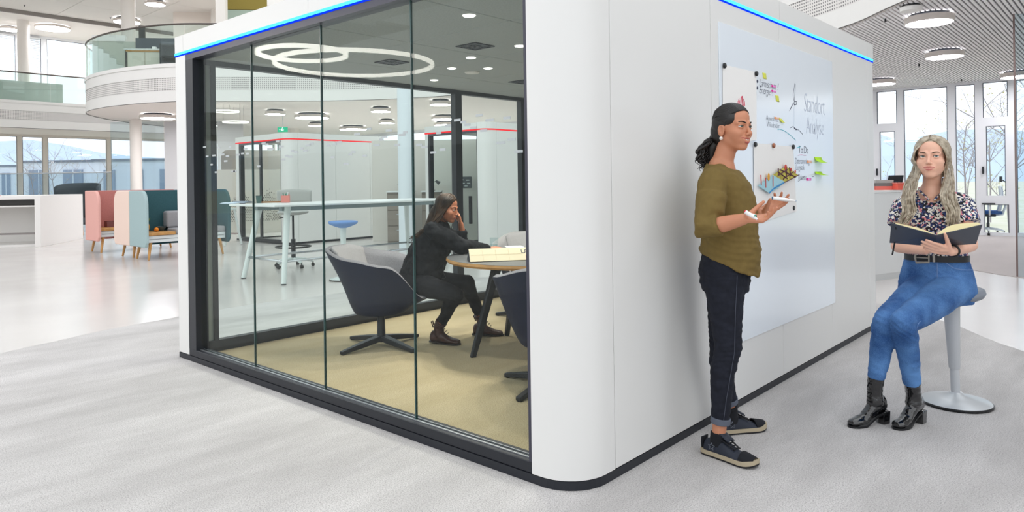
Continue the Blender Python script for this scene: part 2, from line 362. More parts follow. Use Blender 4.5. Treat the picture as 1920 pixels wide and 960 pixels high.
# blinds in the two left upper windows
for xa, xb, zl in ((4.15, 5.2, 5.95), (5.5, 6.05, 5.85)):
    bl = thing('window_blind', 'white slatted blind in an upper rear window' if xa < 5 else 'narrower white slatted blind beside the upper column', 'blind', (0, 0, 0), group='upper window blinds'); f = MB(); z = zl
    while z < 7.15: f.box(((xa+xb)/2, 30.44, z), (xb-xa, .05, .012), rot=Matrix.Rotation(.5, 3, 'X')); z += .06
    o = obj('slats', f, mat('blind_grey', '#c9cdd2', .6), bl); o['kind'] = 'stuff'; obj('head_rail', MB().span((xa, 30.41, 7.15), (xb, 30.56, 7.2)), WFRAME, bl); obj('bottom_rail', MB().span((xa, 30.42, zl-.04), (xb, 30.46, zl-.015)), WFRAME, bl)
# unseen walls added behind the viewpoint to cut sky reflections, open above
GREYW = mat('pale_grey_wall', '#dcdfe1', .8)
struct('wall_left', MB().span((-14.2, -14, 0), (-14, 31, 2.6)), GREYW, 'unseen pale grey wall added opposite the pod glazing')
struct('wall_back', MB().span((-14.2, -14.2, 0), (16.3, -14, 2.6)), GREYW, 'unseen pale grey wall added behind the viewpoint')
# columns
COLM = mat('column_white', '#e8e2dc', .6)
for i, (p, r, z0, z1) in enumerate([((6.27, 21.6), .17, 0, SLAB0), ((6.15, 21.75), .2, SLAB1, TOPZ+.12), ((12.0, 22), .2, 0, SLAB0), ((3.3, 28.1), .19, 0, SLAB0), ((4.9, 28.0), .19, SLAB1, TOPZ), ((3.4, 28.6), .19, SLAB1, TOPZ), ((9.2, 22.2), .2, SLAB1, TOPZ+.12)]):
    struct('column' if i == 0 else 'column.%03d' % i, MB().lathe([(r, z0), (r, z1)], (*p, 0), 24), COLM, 'round white column', smooth='auto')
q = at(763, 400, 13.8); struct('column_free', MB().lathe([(.16, 0), (.16, TOPZ+.1)], (q.x, q.y, 0), 24), mat('column_blue_white', '#dfe8ee', .5), 'tall pale column between the two red lit pods', smooth='auto')
# ground and hills outside
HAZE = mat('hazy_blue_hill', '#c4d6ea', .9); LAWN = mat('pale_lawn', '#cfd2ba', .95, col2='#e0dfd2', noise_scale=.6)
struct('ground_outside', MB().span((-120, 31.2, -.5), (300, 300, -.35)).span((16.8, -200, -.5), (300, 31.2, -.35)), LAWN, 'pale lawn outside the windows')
hl = MB()
def hill(base, w, dist, h, seed, dirv, org):
    n = 40; vs = []; fs = []; d = Vector(dirv).normalized(); s = Vector((-d.y, d.x, 0))
    for i in range(n):
        u = (i/(n-1)-.5)*w; z = h*(.55+.45*noise.noise(Vector((u*.012+seed, seed, 0))))+h*.25*noise.noise(Vector((u*.04, seed+3, 0)))
        p = Vector(org)+d*dist+s*u; vs += [p+Vector((0, 0, base)), p+Vector((0, 0, max(1, z)))+d*20, p+d*60+Vector((0, 0, base))]
    for i in range(n-1): fs += [(3*i, 3*i+3, 3*i+4, 3*i+1), (3*i+1, 3*i+4, 3*i+5, 3*i+2)]
    return MB().add(vs, fs)
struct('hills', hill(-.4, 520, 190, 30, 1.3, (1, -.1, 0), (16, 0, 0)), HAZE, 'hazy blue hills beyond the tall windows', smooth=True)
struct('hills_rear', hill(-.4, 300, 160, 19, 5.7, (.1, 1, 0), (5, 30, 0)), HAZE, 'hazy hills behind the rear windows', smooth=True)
# ================================================================== glazed meeting pods
PODG = glass('pod_glass', '#f8fbfa', .27); PODG2 = glass('pod_back_glass', '#fafdfc', .25); FELT = mat('grey_felt', '#b7bdbd', .95, spec=.1, noise_amt=.14, noise_scale=90, bump=.15, bump_scale=300)
PURPLE = mat('anthracite_rail', '#3a3a48', .35); JOINT = mat('green_glass_edge', '#2c4c4c', .25)
def band(path, th, z0, z1):
    """solid strip that follows a plan polyline, th deep to its left side"""
    n = len(path); o = []
    for i, p in enumerate(path):
        a = Vector(path[max(0, i-1)]); c = Vector(path[min(n-1, i+1)]); t = (c-a).normalized(); o.append(Vector(p)+Vector((-t.y, t.x))*th)
    vs = []; fs = []
    for p, q in zip(path, o): vs += [(p[0], p[1], z0), (p[0], p[1], z1), (q.x, q.y, z0), (q.x, q.y, z1)]
    for i in range(n-1):
        a, b = 4*i, 4*i+4; fs += [(a, b, b+1, a+1), (a+2, a+3, b+3, b+2), (a+1, b+1, b+3, a+3), (a, a+2, b+2, b)]
    fs += [(0, 1, 3, 2), (4*n-4, 4*n-2, 4*n-1, 4*n-3)]
    return MB().add(vs, fs)
def arc(r, n=10, i0=0, i1=None):
    return [(r-r*math.cos(PI/2*k/n), r-r*math.sin(PI/2*k/n)) for k in range(n+1)]
def make_pod(label, loc, LX, LY, leds, xs, ys, fx, fy, detail, glass_m):
    P = thing('meeting_pod', label, 'meeting pod', loc)
    r = .2; A = arc(r)
    corner = [(0, ys[0])]+A+[(xs[0], 0)]
    full = [(0, LY)]+A+[(LX, 0)]
    ztop = 2.31
    obj('plinth', band(full, .08, .007, .045), DARK, P)
    obj('plinth', MB().span((LX-.08, .08, .007), (LX, LY-.0, .045)).span((.08, LY-.08, .007), (LX-.08, LY, .045)), DARK, P)
    e = .003
    obj('corner_panel', band([(0, ys[0]-.0)]+A+[(xs[0]-e, 0)], .07, .048, ztop), WHITE, P, smooth='auto')
    for a, b in zip(xs[:-1], xs[1:]): obj('wall_panel', MB().span((a+e, 0, .048), (b-e, .07, ztop)), WHITE, P, bev=.002, seg=1)
    obj('wall_panel', MB().span((LX-.07, .07, .048), (LX, LY, ztop)), WHITE, P)
    obj('inner_wall', MB().span((.3, .075, .045), (LX-.08, .1, 2.3)).span((LX-.1, .1, .045), (LX-.075, LY-.1, 2.3)), FELT, P)
    obj('post', MB().span((0, ys[-1], .048), (.09, LY, ztop)), WHITE, P, bev=.003, seg=1)
    # fascia with seams, light strip
    z0, z1 = 2.338, 2.462; out = .004
    path = [(-out, LY+out)]+[(x-out, y-out) for x, y in arc(r+.0)]+[(LX+out, -out)]
    for a, b in zip(fy[:-1], fy[1:]): obj('fascia_panel', MB().span((-out, a+e/2, z0), (.05, b-e/2, z1)), WHITE, P)
    obj('fascia_panel', band([(-out, fy[0]-e)]+[(x-out, y-out) for x, y in arc(r)]+[(fx[0]-e, -out)], .05, z0, z1), WHITE, P, smooth='auto')
    for a, b in zip(fx[:-1], fx[1:]): obj('fascia_panel', MB().span((a+e/2, -out, z0), (b-e/2, .05, z1)), WHITE, P)
    obj('fascia_panel', MB().span((.05, LY-.05, z0), (LX, LY+out, z1)).span((LX-.05, .05, z0), (LX+out, LY-.05, z1)), WHITE, P)
    obj('light_strip', band(path, .03, 2.319, 2.337), leds[0], P)
    obj('light_strip', band([(x+.001, y+.001) for x, y in path], .03, 2.3105, 2.319), leds[1], P)
    obj('roof', MB().span((.05, .05, 2.36), (LX-.05, LY-.05, 2.44)), WHITE2, P)
    # glazed front (x = 0)
    y0, y1 = ys[0], ys[-1]
    obj('top_rail', MB().span((.005, y0, 2.268), (.1, y1, 2.3095)), PURPLE, P)
    obj('bottom_rail', MB().span((.004, y0, .046), (.1, y1, .096)), DARK, P, bev=.003, seg=1)
    obj('jamb', MB().span((.004, y0, .096), (.1, y0+.02, 2.268)), PURPLE, P)
    obj('jamb', MB().span((.004, ys[-2], .096), (.1, y1, 2.268)), DARK, P)
    if detail: obj('glazing_bead', MB().span((.03, y0+.02, .0965), (.04, ys[-2], .101)).span((.06, y0+.02, .0965), (.066, ys[-2], .101)), ALU, P)
    panes = []
    for a, b in zip(ys[:-2], ys[1:-1]):
        g = obj('glass_pane', MB().span((.046, a+.004 if a > ys[0] else a+.02, .096), (.056, b-.004, 2.268)), glass_m, P); panes.append(g)
        if b < ys[-2]: obj('glass_joint', MB().span((.045, b-.004, .098), (.057, b+.004, 2.266)), JOINT, P)
    return P, panes
CYAN = emis('led_cyan', '#5ce6ff', 1.5); BLUE = emis('led_blue', '#0b38ff', 1.3); RED = emis('led_red', '#ff2430', 1.2)
PX, PY = 4.34, 3.80
XS = [.274, 1.25, 2.225, 3.19, 4.165, 4.34]; YS = [.25, 1.075, 1.9, 2.728, 3.517, 3.632]
pod, panes = make_pod('large white meeting pod with glazed front and blue light line', (0, 0, 0), PX, PY, (CYAN, BLUE), XS, YS, [.274, 2.222, 4.165, 4.34], [.25, 1.947, 3.654, 3.80], True, PODG)
struct('floor_pod', MB().prism([(.06, .2), (.2, .06), (PX-.05, .06), (PX-.05, PY-.05), (.06, PY-.05)], .006, .012), PODCARPET, 'tan loop carpet inside the meeting pod')
# back wall of the pod (y = 3.72)
yb = 3.72
for x0, x1, z0, z1, nm, m in [(.09, 4.3, .046, .106, 'back_bottom_rail', DARK), (.09, 4.3, 2.262, 2.31, 'back_top_rail', DARK), (.228, .262, .106, 2.262, 'back_jamb', DARK), (2.86, 2.955, .106, 2.262, 'back_mullion', DARK), (3.925, 3.99, .106, 2.262, 'back_jamb', DARK)]:
    obj(nm, MB().span((x0, yb-.03, z0), (x1, yb+.04, z1)), m, pod)
obj('back_side_panel', MB().span((.09, yb-.005, .106), (.228, yb+.02, 2.262)), mat('grey_green_panel', '#9aa39d', .3), pod)
obj('back_side_panel', MB().span((3.99, yb-.005, .106), (4.3, yb+.02, 2.262)), MATS['grey_green_panel'], pod)
obj('back_glass_pane', MB().span((.262, yb, .106), (2.86, yb+.01, 2.262)), PODG2, pod)
dr = obj('glass_door', MB().span((2.96, yb, .05), (3.922, yb+.012, 2.262)), PODG2, pod)
obj('door_handle', MB().box((3.05, yb-.045, 1.02), (.025, .03, .3)), DARK, dr)
# felt ceiling panels
cxs = [.1, .876, 1.698, 2.52, 3.34, 4.24]; cys = [.1, 1.125, 2.07, 3.015, 3.69]
for i in range(5):
    for j in range(4):
        obj('ceiling_panel', MB().span((cxs[i]+.004, cys[j]+.004, 2.30), (cxs[i+1]-.004, cys[j+1]-.004, 2.33)), FELT, pod, bev=.003, seg=1)
obj('ceiling_backing', MB().span((.1, .1, 2.325), (4.24, 3.69, 2.34)), BLACK, pod)
for vx, vy in ((1.287, 1.831), (1.282, 2.772), (2.917, 2.792), (2.917, 1.5)):
    f = MB(); s = .1
    for a, b, c, d in ((-s, -s, s, -s+.016), (-s, s-.016, s, s), (-s, -s+.016, -s+.016, s-.016), (s-.016, -s+.016, s, s-.016), (-.012, -s+.016, .012, s-.016), (-s+.016, -.012, s-.016, .012)):
        f.span((vx+a, vy+b, 2.292), (vx+c, vy+d, 2.2995))
    v = obj('air_vent', f, DARK, pod)
    sl_ = MB()
    for q in range(6): sl_.box((vx-.07+q*.028, vy, 2.297), (.012, .17, .004))
    obj('vent_slats', sl_, mat('vent_grey', '#4d5156', .5), v)
LAMPW = emis('lamp_white', '#fff8ef', 3.0)
for vx, vy, rr in ((1.604, 2.193, .034), (1.853, 2.676, .034), (2.08, 2.462, .034), (2.209, 3.297, .034), (1.52, 1.606, .036), (1.75, 1.5, .034), (.6, 1.2, .034), (2.9, 1.2, .034), (3.3, 2.4, .034)):
    o = obj('downlight', MB().lathe([(.001, 2.294), (rr, 2.294), (rr+.006, 2.2995)], (vx, vy, 0), 20), LAMPW, pod)
    ld = bpy.data.lights.new('downlight_glow', 'SPOT'); ld.energy = 54; ld.color = (1, .95, .86); ld.spot_size = math.radians(140); ld.spot_blend = .8; ld.shadow_soft_size = .05
    lo = bpy.data.objects.new('downlight_glow', ld); COL.objects.link(lo); lo.location = (vx, vy, 2.285); lo.parent = o
obj('presence_sensor', MB().lathe([(.001, 2.285), (.06, 2.288), (.07, 2.2995)], (2.126, 2.703, 0), 24), WHITE2, pod, smooth=True)
# little frosted dashes on the front panes
FROST = mat('frosted_film', '#b9c0c2', .7)
rnd = random.Random(3)
dashes = []
for k in range(74):
    y = .3+3.15*((k*.61803) % 1.0); z = 1.41+.2*rnd.random()+.03*(1-y/3.5); dashes.append((y, z, rnd.uniform(.035, .055)))
for y, z, w in dashes:
    for i, (a, b) in enumerate(zip(YS[:-2], YS[1:-1])):
        if a+.05 < y < b-.05: obj('frosted_dash', MB().span((.0435, y-w/2, z-.006), (.0455, y+w/2, z+.006)), FROST, panes[i])
# whiteboard skin on the long side
BOARD = mat('gloss_whiteboard', '#eaf2fa', .14, coat=.2)
wb = obj('whiteboard', MB().span((1.342, -.006, .375), (3.245, -.0005, 2.188)), BOARD, pod, bev=.001, seg=1)
WALLY = -.006
def wp(x, y, off=.0): 
    p = on(x, y, 1, WALLY-off); return p
INK = mat('marker_ink', '#43475c', .6); INKL = mat('faint_marker_ink', '#c9d3e4', .6); INKC = mat('cyan_marker_ink', '#6cc7d8', .6); INKR = mat('red_marker_ink', '#d8506a', .6); INKP = mat('pink_marker_ink', '#dca0c0', .6)
class Multi(list):
    def tube(s, *a, **k): s.append(MB().tube(*a, **k)); return s
    def ell(s, *a, **k): s.append(MB().ell(*a, **k)); return s
def stroke(mb, pts, r): mb.tube([(p.x, WALLY-.0006, p.z) for p in pts], r*.65, 4)
def multi(name, mm, m, par, dy=0.0):
    for b_ in mm:
        for v in b_.v: v.y += dy
        obj(name, b_, m, par)
def write(text, x, y, size, m, parent, shear=.25, rot=0.0, sx=1.0, bold=-.0012):
    c = bpy.data.curves.new('t', 'FONT'); c.body = text; c.size = size; c.shear = shear; c.offset = bold; c.space_character = .9; c.resolution_u = 2
    t = bpy.data.objects.new('t', c); COL.objects.link(t); bpy.context.view_layer.update()
    me = bpy.data.meshes.new_from_object(t.evaluated_get(bpy.context.evaluated_depsgraph_get())); bpy.data.objects.remove(t); bpy.data.curves.remove(c)
    p = wp(x, y); M = Matrix.Translation((p.x, WALLY-.0012, p.z))@Matrix.Rotation(PI/2, 4, 'X')@Matrix.Rotation(rot, 4, 'Z')@Matrix.Diagonal((sx, 1, 1, 1))
    me.transform(M); return obj('handwriting', me, m, parent)
write('Lärmschutz ?', 1423, 161, .066, INK, wb, sx=.98); write('Energie ?', 1423, 174.5, .066, INK, wb); write('Anwohner', 1436, 226, .052, INK, wb, .1); write('Windräder', 1437, 238, .052, INK, wb, .1)
write('Standort', 1507, 209, .19, INKL, wb, .1, sx=.72, bold=-.004); write('Analyse', 1511, 250, .17, INKL, wb, .05, sx=.78, bold=-.004); write('To Do', 1497, 287, .075, INK, wb, .1)
write('Datensammlung', 1490.5, 307, .06, INK, wb, .15, sx=.78); write('Logistik', 1491.5, 319, .06, INK, wb, .15); write('Visionen', 1496, 338, .06, INK, wb, .15, sx=.85)
dr_ = Multi()
for a, b in ((1420, 152.5), (1420, 165)): q = wp(a, b); dr_.ell((q.x, WALLY-.001, q.z), (.012, .002, .01), n=8, m=6)
stroke(dr_, [wp(1496, 339), wp(1497, 340), wp(1509, 330)], .002)
stroke(dr_, [wp(1522, 331), wp(1526, 331)], .003)
# a pair of wind turbines drawn with the marker
stroke(dr_, [wp(1490, 156), wp(1487, 178), wp(1489, 191), wp(1490.5, 170), wp(1491, 157)], .0018)
stroke(dr_, [wp(1489, 191), wp(1493, 190), wp(1493, 196), wp(1489, 197), wp(1488.5, 192)], .004)
stroke(dr_, [wp(1487, 196), wp(1480, 208), wp(1483, 201), wp(1487, 193)], .002)
stroke(dr_, [wp(1482, 240), wp(1487, 237), wp(1491, 241), wp(1498, 244), wp(1505, 252)], .0025)
stroke(dr_, [wp(1489, 240), wp(1493, 243)], .007)
multi('marker_drawing', dr_, INK, wb)
d2 = Multi(); stroke(d2, [wp(1458, 243), wp(1462, 242), wp(1470, 245), wp(1480, 252), wp(1492, 263)], .0035); stroke(d2, [wp(1494, 277), wp(1500, 275.5)], .005); multi('marker_drawing', d2, INKC, wb)
d3 = Multi(); stroke(d3, [wp(1496, 291), wp(1502, 290), wp(1511, 291.5)], .003); multi('marker_drawing', d3, INKP, wb)
d4 = Multi(); stroke(d4, [wp(1488, 200), wp(1488, 236)], .0012); stroke(d4, [wp(1490, 200), wp(1490.5, 236)], .0012); multi('marker_drawing', d4, INKL, wb)
# ---- sheets of paper held by magnets
PAPER = mat('white_paper', '#f3f2f0', .7)
def sheet(name, label, corners, curl=.012):
    P4 = [wp(*c) for c in corners]
    def fn(u, v):
        t = P4[0].lerp(P4[1], u); b = P4[3].lerp(P4[2], u); p = t.lerp(b, v); lift = .004+curl*(abs(2*u-1)**2*v)*1.2
        return Vector((p.x, WALLY-lift, p.z))
    o = obj(name, MB().grid(fn, 9, 7), PAPER, solid=.0012); tag(o, label, 'paper sheet'); return o, fn
s1, f1 = sheet('paper_sheet', 'white flip chart sheet with red flame sketch behind the standing woman', [(1353.5, 121), (1417, 135.5), (1417, 262), (1353.5, 276)], .001)
s2, f2 = sheet('paper_sheet', 'white flip chart sheet with blue and yellow isometric drawing', [(1411.5, 268), (1486, 275), (1492, 396), (1413, 421)], .0015)
dd = Multi()
for k in ((1388, 181, 1387, 199), (1389.5, 180, 1390.5, 199)): stroke(dd, [wp(k[0], k[1]), wp(k[2], k[3])], .004)
for sx_ in (-1, 1):
    stroke(dd, [wp(1388+sx_*4, 185), wp(1388+sx_*6, 191), wp(1388+sx_*6.5, 199)], .003); stroke(dd, [wp(1388+sx_*3, 188), wp(1388+sx_*4, 199)], .003)
multi('red_sketch', dd, INKR, s1, -.006)
def patch(name, pts, m, par, off=.019, th=.0006):
    mb = MB(); n = len(pts); Q = [wp(*p) for p in pts]
    mb.add([(q.x, WALLY-off, q.z) for q in Q], [tuple(range(n))]); return obj(name, mb, m, par)
patch('drawn_lake', [(1415, 348), (1443, 328), (1466, 341), (1452, 354), (1436, 362)], mat('drawn_blue', '#a6d3df', .7), s2, .02)
patch('drawn_field', [(1443, 328), (1468, 312), (1492, 329), (1466, 341)], mat('drawn_yellow', '#d9cf5e', .7, col2='#a99a3a', noise_scale=30), s2, .02)
ln = MB()
def lw(mb, pts, r, off=.0215): mb.tube([(q.x, WALLY-off, q.z) for q in (wp(*p) for p in pts)], r, 4)
lw(ln, [(1436, 362), (1444, 354), (1452, 349), (1463, 343)], .005); obj('blue_line', ln, mat('drawn_dark_blue', '#2f7fb8', .7), s2)
ln = Multi(); lw(ln, [(1463, 343), (1475, 337), (1492, 328)], .003)
for a in ((1452, 322, 1470, 335), (1456, 318, 1486, 332), (1468, 312, 1468, 333), (1452, 330, 1470, 318), (1462, 336, 1482, 322), (1453, 316, 1453, 328), (1474, 314, 1476, 330)): lw(ln, [(a[0], a[1]), (a[2], a[3])], .004)
multi('plum_line', ln, mat('drawn_plum', '#5b3040', .7), s2)
ln = Multi()
for a in ((1420, 328, 1421, 347), (1429, 333, 1429.5, 352), (1443, 330, 1443, 350)): lw(ln, [(a[0], a[1]), (a[2], a[3])], .003)
for a in ((1467, 314, .02), (1477, 318, .012), (1485, 322, .012)): q = wp(a[0], a[1]); ln.ell((q.x, WALLY-.0215, q.z), (a[2]*1.2, .002, a[2]), n=10, m=6)
multi('red_mark', ln, mat('drawn_red', '#c8463a', .7), s2)
ln = MB(); q = wp(1435, 332); ln.ell((q.x, WALLY-.0215, q.z), (.02, .002, .025), n=10, m=6); obj('orange_mark', ln, mat('drawn_orange', '#e0a23a', .7), s2)
MAGD = {'black': BLACK, 'copper': mat('copper_magnet', '#a5674a', .35, metal=.6)}
for x, y, c, lb in ((1355, 123.5, 'black', 'black round magnet at top of flame sketch sheet, pod corner side'), (1415, 138.5, 'black', 'black round magnet at top of flame sketch sheet, beside bullet list'), (1413, 271, 'black', 'black round magnet on drawing sheet next to woman\'s chin'),
                    (1447.5, 273, 'copper', 'copper coloured magnet in middle of the drawing sheet\'s top'), (1484.5, 275.5, 'black', 'black round magnet on drawing sheet beside To Do heading'), (1486.5, 390, 'black', 'black round magnet below the drawing sheet near marker tip')):
    q = wp(x, y); o = obj('magnet', MB().lathe([(.0155, 0), (.0155, .007), (.012, .011), (.001, .011)], (0, 0, 0), 20, rot=Matrix.Rotation(PI/2, 3, 'X')), MAGD[c], smooth='auto', loc=(q.x, WALLY-(.0075 if y < 380 else .001), q.z))
    tag(o, lb, 'magnet', 'magnets on the whiteboard')
YEL = mat('yellow_note', '#dce05a', .7); PNK = mat('pink_note', '#f79adf', .7); PNK2 = mat('magenta_note_tip', '#f0239b', .7); PCH = mat('peach_note', '#f6c7b0', .7); PCH2 = mat('orange_note_tip', '#f2a26a', .7); LIM = mat('lime_note', '#b4e628', .7)
def note(name, x0, y0, x1, y1, m, label, tip=None, lift=0.0, slant=0.0):
    a = wp(x0, y0); b = wp(x1, y1); w = b.x-a.x; h = b.z-a.z
    def fn(u, v):
        return Vector((a.x+w*u+slant*v, WALLY-.0012-lift*v*v, a.z+h*v+lift*.3*v*v))
    o = obj(name, MB().grid(fn, 3, 6), m, solid=.0008, smooth=True); tag(o, label, 'sticky note', 'sticky notes on the whiteboard')
    if tip: obj('coloured_tip', MB().grid(lambda u, v: Vector((a.x+w*.28*u, WALLY-.0025, a.z+h*v)), 2, 2), tip, o, solid=.0006)
    return o
note('sticky_note', 1429.3, 136, 1436, 148.5, YEL, 'yellow sticky note above the bulleted list', slant=.01)
note('sticky_note', 1446, 159, 1455, 164.5, PNK, 'pink page marker right after the first bullet line', PNK2); note('sticky_note', 1446, 168.5, 1455, 174, PNK, 'pink page marker right after the second bullet line', PNK2)
note('sticky_note', 1453.3, 178.3, 1459.5, 191, YEL, 'yellow sticky note below the two pink markers', slant=.015)
note('sticky_note', 1451.8, 219, 1463, 224.5, PCH, 'peach page marker beside the word Anwohner', PCH2); note('sticky_note', 1460, 222, 1466, 231, YEL, 'yellow green sticky note tucked under a peach marker', lift=.01, slant=.03)
note('sticky_note', 1513, 300.5, 1521.5, 306, PCH, 'peach page marker after the word Datensammlung', PCH2); note('sticky_note', 1511.7, 333.5, 1521, 338.5, PNK, 'pink page marker after the word Visionen', PNK2)
note('sticky_note', 1527, 294.5, 1540, 309, LIM, 'upper curling lime green sticky note', lift=.045); note('sticky_note', 1527.5, 321.5, 1540, 332.5, LIM, 'lower curling lime green sticky note', lift=.05)
# ---- the two red lit pods further back
p2, _ = make_pod('distant white pod with red light line left of the pale column', (5.9, 12.2, 0), 2.6, 2.3, (RED, RED), [.274, 1.25, 2.225, 2.6], [.25, 1.2, 2.06, 2.15], [.274, 2.6], [.25, 2.3], False, PODG2)
obj('door_stile', MB().span((.04, 1.17, .1), (.07, 1.26, 2.26)), DARK, p2); obj('door_handle', MB().box((-.03, 1.1, 1.02), (.03, .22, .03)), DARK, p2)
obj('floor_mat', MB().span((.1, .1, .006), (2.5, 2.2, .012)), CARPET2, p2)
p3, _ = make_pod('distant white pod with red light line behind the glass door', (7.3, 7.5, 0), 2.2, 1.75, (RED, RED), [.274, 1.25, 2.2], [.25, .95, 1.6, 1.66], [.274, 2.2], [.25, 1.75], False, PODG2)
obj('door_stile', MB().span((.04, .92, .1), (.07, 1.0, 2.26)), DARK, p3)
obj('whiteboard', MB().span((1.0, -.01, .7), (1.85, -.002, 2.0)), mat('far_board', '#dfe6ee', .15), p3)
obj('pen_tray', MB().span((1.0, -.03, .68), (1.85, -.002, .7)), WHITE, p3)
# ================================================================== ceiling lamps
def disc_lamp(lat, dep, z, d, label, group, warm='#fdfcff', power=0, drop=.0):
    p = K(lat, dep); o = thing('ceiling_lamp', label, 'ceiling lamp', (p.x, p.y, z), group=group); r = d/2
    obj('lamp_body', MB().lathe([(r*.86, .0), (r, -.004), (r, -.075), (r*.97, -.085), (r*.95, -.085)], (0, 0, 0), 40, cap=False), mat('lamp_housing', '#d8cfc9', .5), o, smooth='auto')
    obj('diffuser', MB().lathe([(.001, -.082), (r*.95, -.084)], (0, 0, 0), 40), emis('disc_lamp_glow', warm, 37.0), o)
    obj('added_uplight', MB().lathe([(.001, -.004), (r*.86, -.004)], (0, 0, 0), 40), emis('added_uplight_glow', warm, 11.0), o)  # glowing disc added on top of the lamp to brighten the ceiling
    obj('mounting_ring', MB().lathe([(r*.8, .03), (r*.8, 0)], (0, 0, 0), 30), DARK, o)
    return o
zs = SLAB0-.05
RW = 'round lamps on the soffit behind the pod'; RR = 'round lamps on the slatted ceiling'; RU = 'round lamps on the upper ceiling'
for x, y, d, lb in [(1742, 38, .56, 'largest round lamp on the slatted ceiling, next to the smoke detector'), (1771, 103, .56, 'round lamp in the middle of the slatted ceiling'), (1910, 141, .62, 'round lamp on the slatted ceiling cut by the glass edge'), (1652, 155, .56, 'round lamp low beside the corner of the big pod')]:
    p = on(x, y, 2, SLAB0-.1); l = (p-CAM); disc_lamp(l.dot(RT), l.dot(FW), SLAB0-.055, d, lb, RR)
for x, y, d, lb in [(516, 212, .55, 'small round lamp above the left end of the nearer red pod'), (585, 219, 1.0, 'large round lamp above the nearer red lit pod'), (592, 234, .5, 'small round lamp just below the large one'), (662, 241, .98, 'far large round lamp over the nearer red pod'), (714, 207, .55, 'small round lamp left of the pale column'),
                    (725, 229, .52, 'farther small round lamp left of the pale column'), (826, 194, .54, 'round lamp right of the pale column'), (833, 222, .8, 'distant round lamp above the farther red pod'), (296, 220, .95, 'round lamp under the curved balcony'), (410, 234, .5, 'dim round lamp beyond the pod corner'), (838, 233, .9, 'flat distant lamp just over the farther red pod')]:
    p = on(x, y, 2, SLAB0-.1); l = (p-CAM); disc_lamp(l.dot(RT), l.dot(FW), zs-.005, d, lb, RW)
for x, y, d, lb in [(99, 51, 1.15, 'large oval looking lamp over the upper windows'), (18, 53, .7, 'smaller lamp at the far end of the upper ceiling'), (291, 10, .62, 'lamp on the upper ceiling right of the column'), (238, 43, .9, 'upper ceiling lamp half hidden behind the column')]:
    p = on(x, y, 2, TOPZ-.05); l = (p-CAM); disc_lamp(l.dot(RT), l.dot(FW), TOPZ+(.02 if p.y > 26.9 else .1)-.05, d, lb, RU)
# ring pendants
def ring_lamp(c, r, label, w=.05, h=.06, top=TOPZ, s=3.0, tilt=0.0):
    o = thing('ring_lamp', label, 'pendant lamp', c, group='ring pendants')
    R = Matrix.Rotation(tilt, 3, 'X')
    obj('light_ring', MB().lathe([(r-w, 0), (r, 0), (r, h), (r-w, h), (r-w, 0)], (0, 0, 0), 72, rot=R, cap=False), emis('ring_glow_%d' % int(s*10), '#fff6ee', s), o, smooth='auto')
    for k in range(3):
        a = k*2.0944+.4; p = R@Vector(((r-w/2)*math.cos(a), (r-w/2)*math.sin(a), h)); obj('cable', MB().tube([p, (0.3*math.cos(a), .3*math.sin(a), top-c[2])], .003, 5), DARK, o)
    return o
ring_lamp((-3.6, 6.62, 3.0), 1.12, 'wide glowing ring pendant mirrored in the pod glazing', .045, .05, top=TOPZ+.1, s=20)
ring_lamp((-2.78, 6.66, 3.05), .6, 'smaller glowing ring pendant mirrored in the pod glazing', .045, .05, top=TOPZ+.1, s=20)
q = at(423, 210, 18.5); ring_lamp((q.x, q.y, q.z), .34, 'upper of two small ring pendants behind the pod corner', .03, .03, top=SLAB0, s=2.4)
q = at(442, 230, 18.2); ring_lamp((q.x, q.y, q.z), .32, 'lower of two small ring pendants behind the pod corner', .03, .03, top=SLAB0, s=2.4)
q = on(1708, 14, 2, SLAB0-.05); sd = thing('smoke_detector', 'white smoke detector beside the largest slatted ceiling lamp', 'smoke detector', (q.x, q.y, SLAB0-.02))
obj('detector_body', MB().lathe([(.11, -.02), (.125, -.03), (.12, -.075), (.001, -.09)], (0, 0, 0), 28), WHITE2, sd, smooth='auto'); obj('detector_base', MB().lathe([(.10, -.003), (.10, -.03)], (0, 0, 0), 24), DARK, sd)
for i, (x, y, z, lb) in enumerate([(1660, 36, SLAB0, 'sprinkler head left of the smoke detector'), (1723, 121, SLAB0, 'sprinkler head below the middle slatted ceiling lamp'), (1803, 149, SLAB0, 'sprinkler head near the window tops'), (46, 12, TOPZ+.1, 'sprinkler on the upper ceiling'), (207, 35, TOPZ+.1, 'sprinkler on the upper ceiling near the column')]):
    q = on(x, y, 2, z-.03); o = thing('sprinkler', lb, 'sprinkler', (q.x, q.y, z-.012 if z < 5 else z+.02)); obj('sprinkler_plate', MB().lathe([(.03, 0), (.035, -.008), (.001, -.01)], (0, 0, 0), 14), CHROME, o); obj('sprinkler_head', MB().lathe([(.01, -.01), (.012, -.045), (.022, -.05), (.001, -.055)], (0, 0, 0), 12), DARK, o)
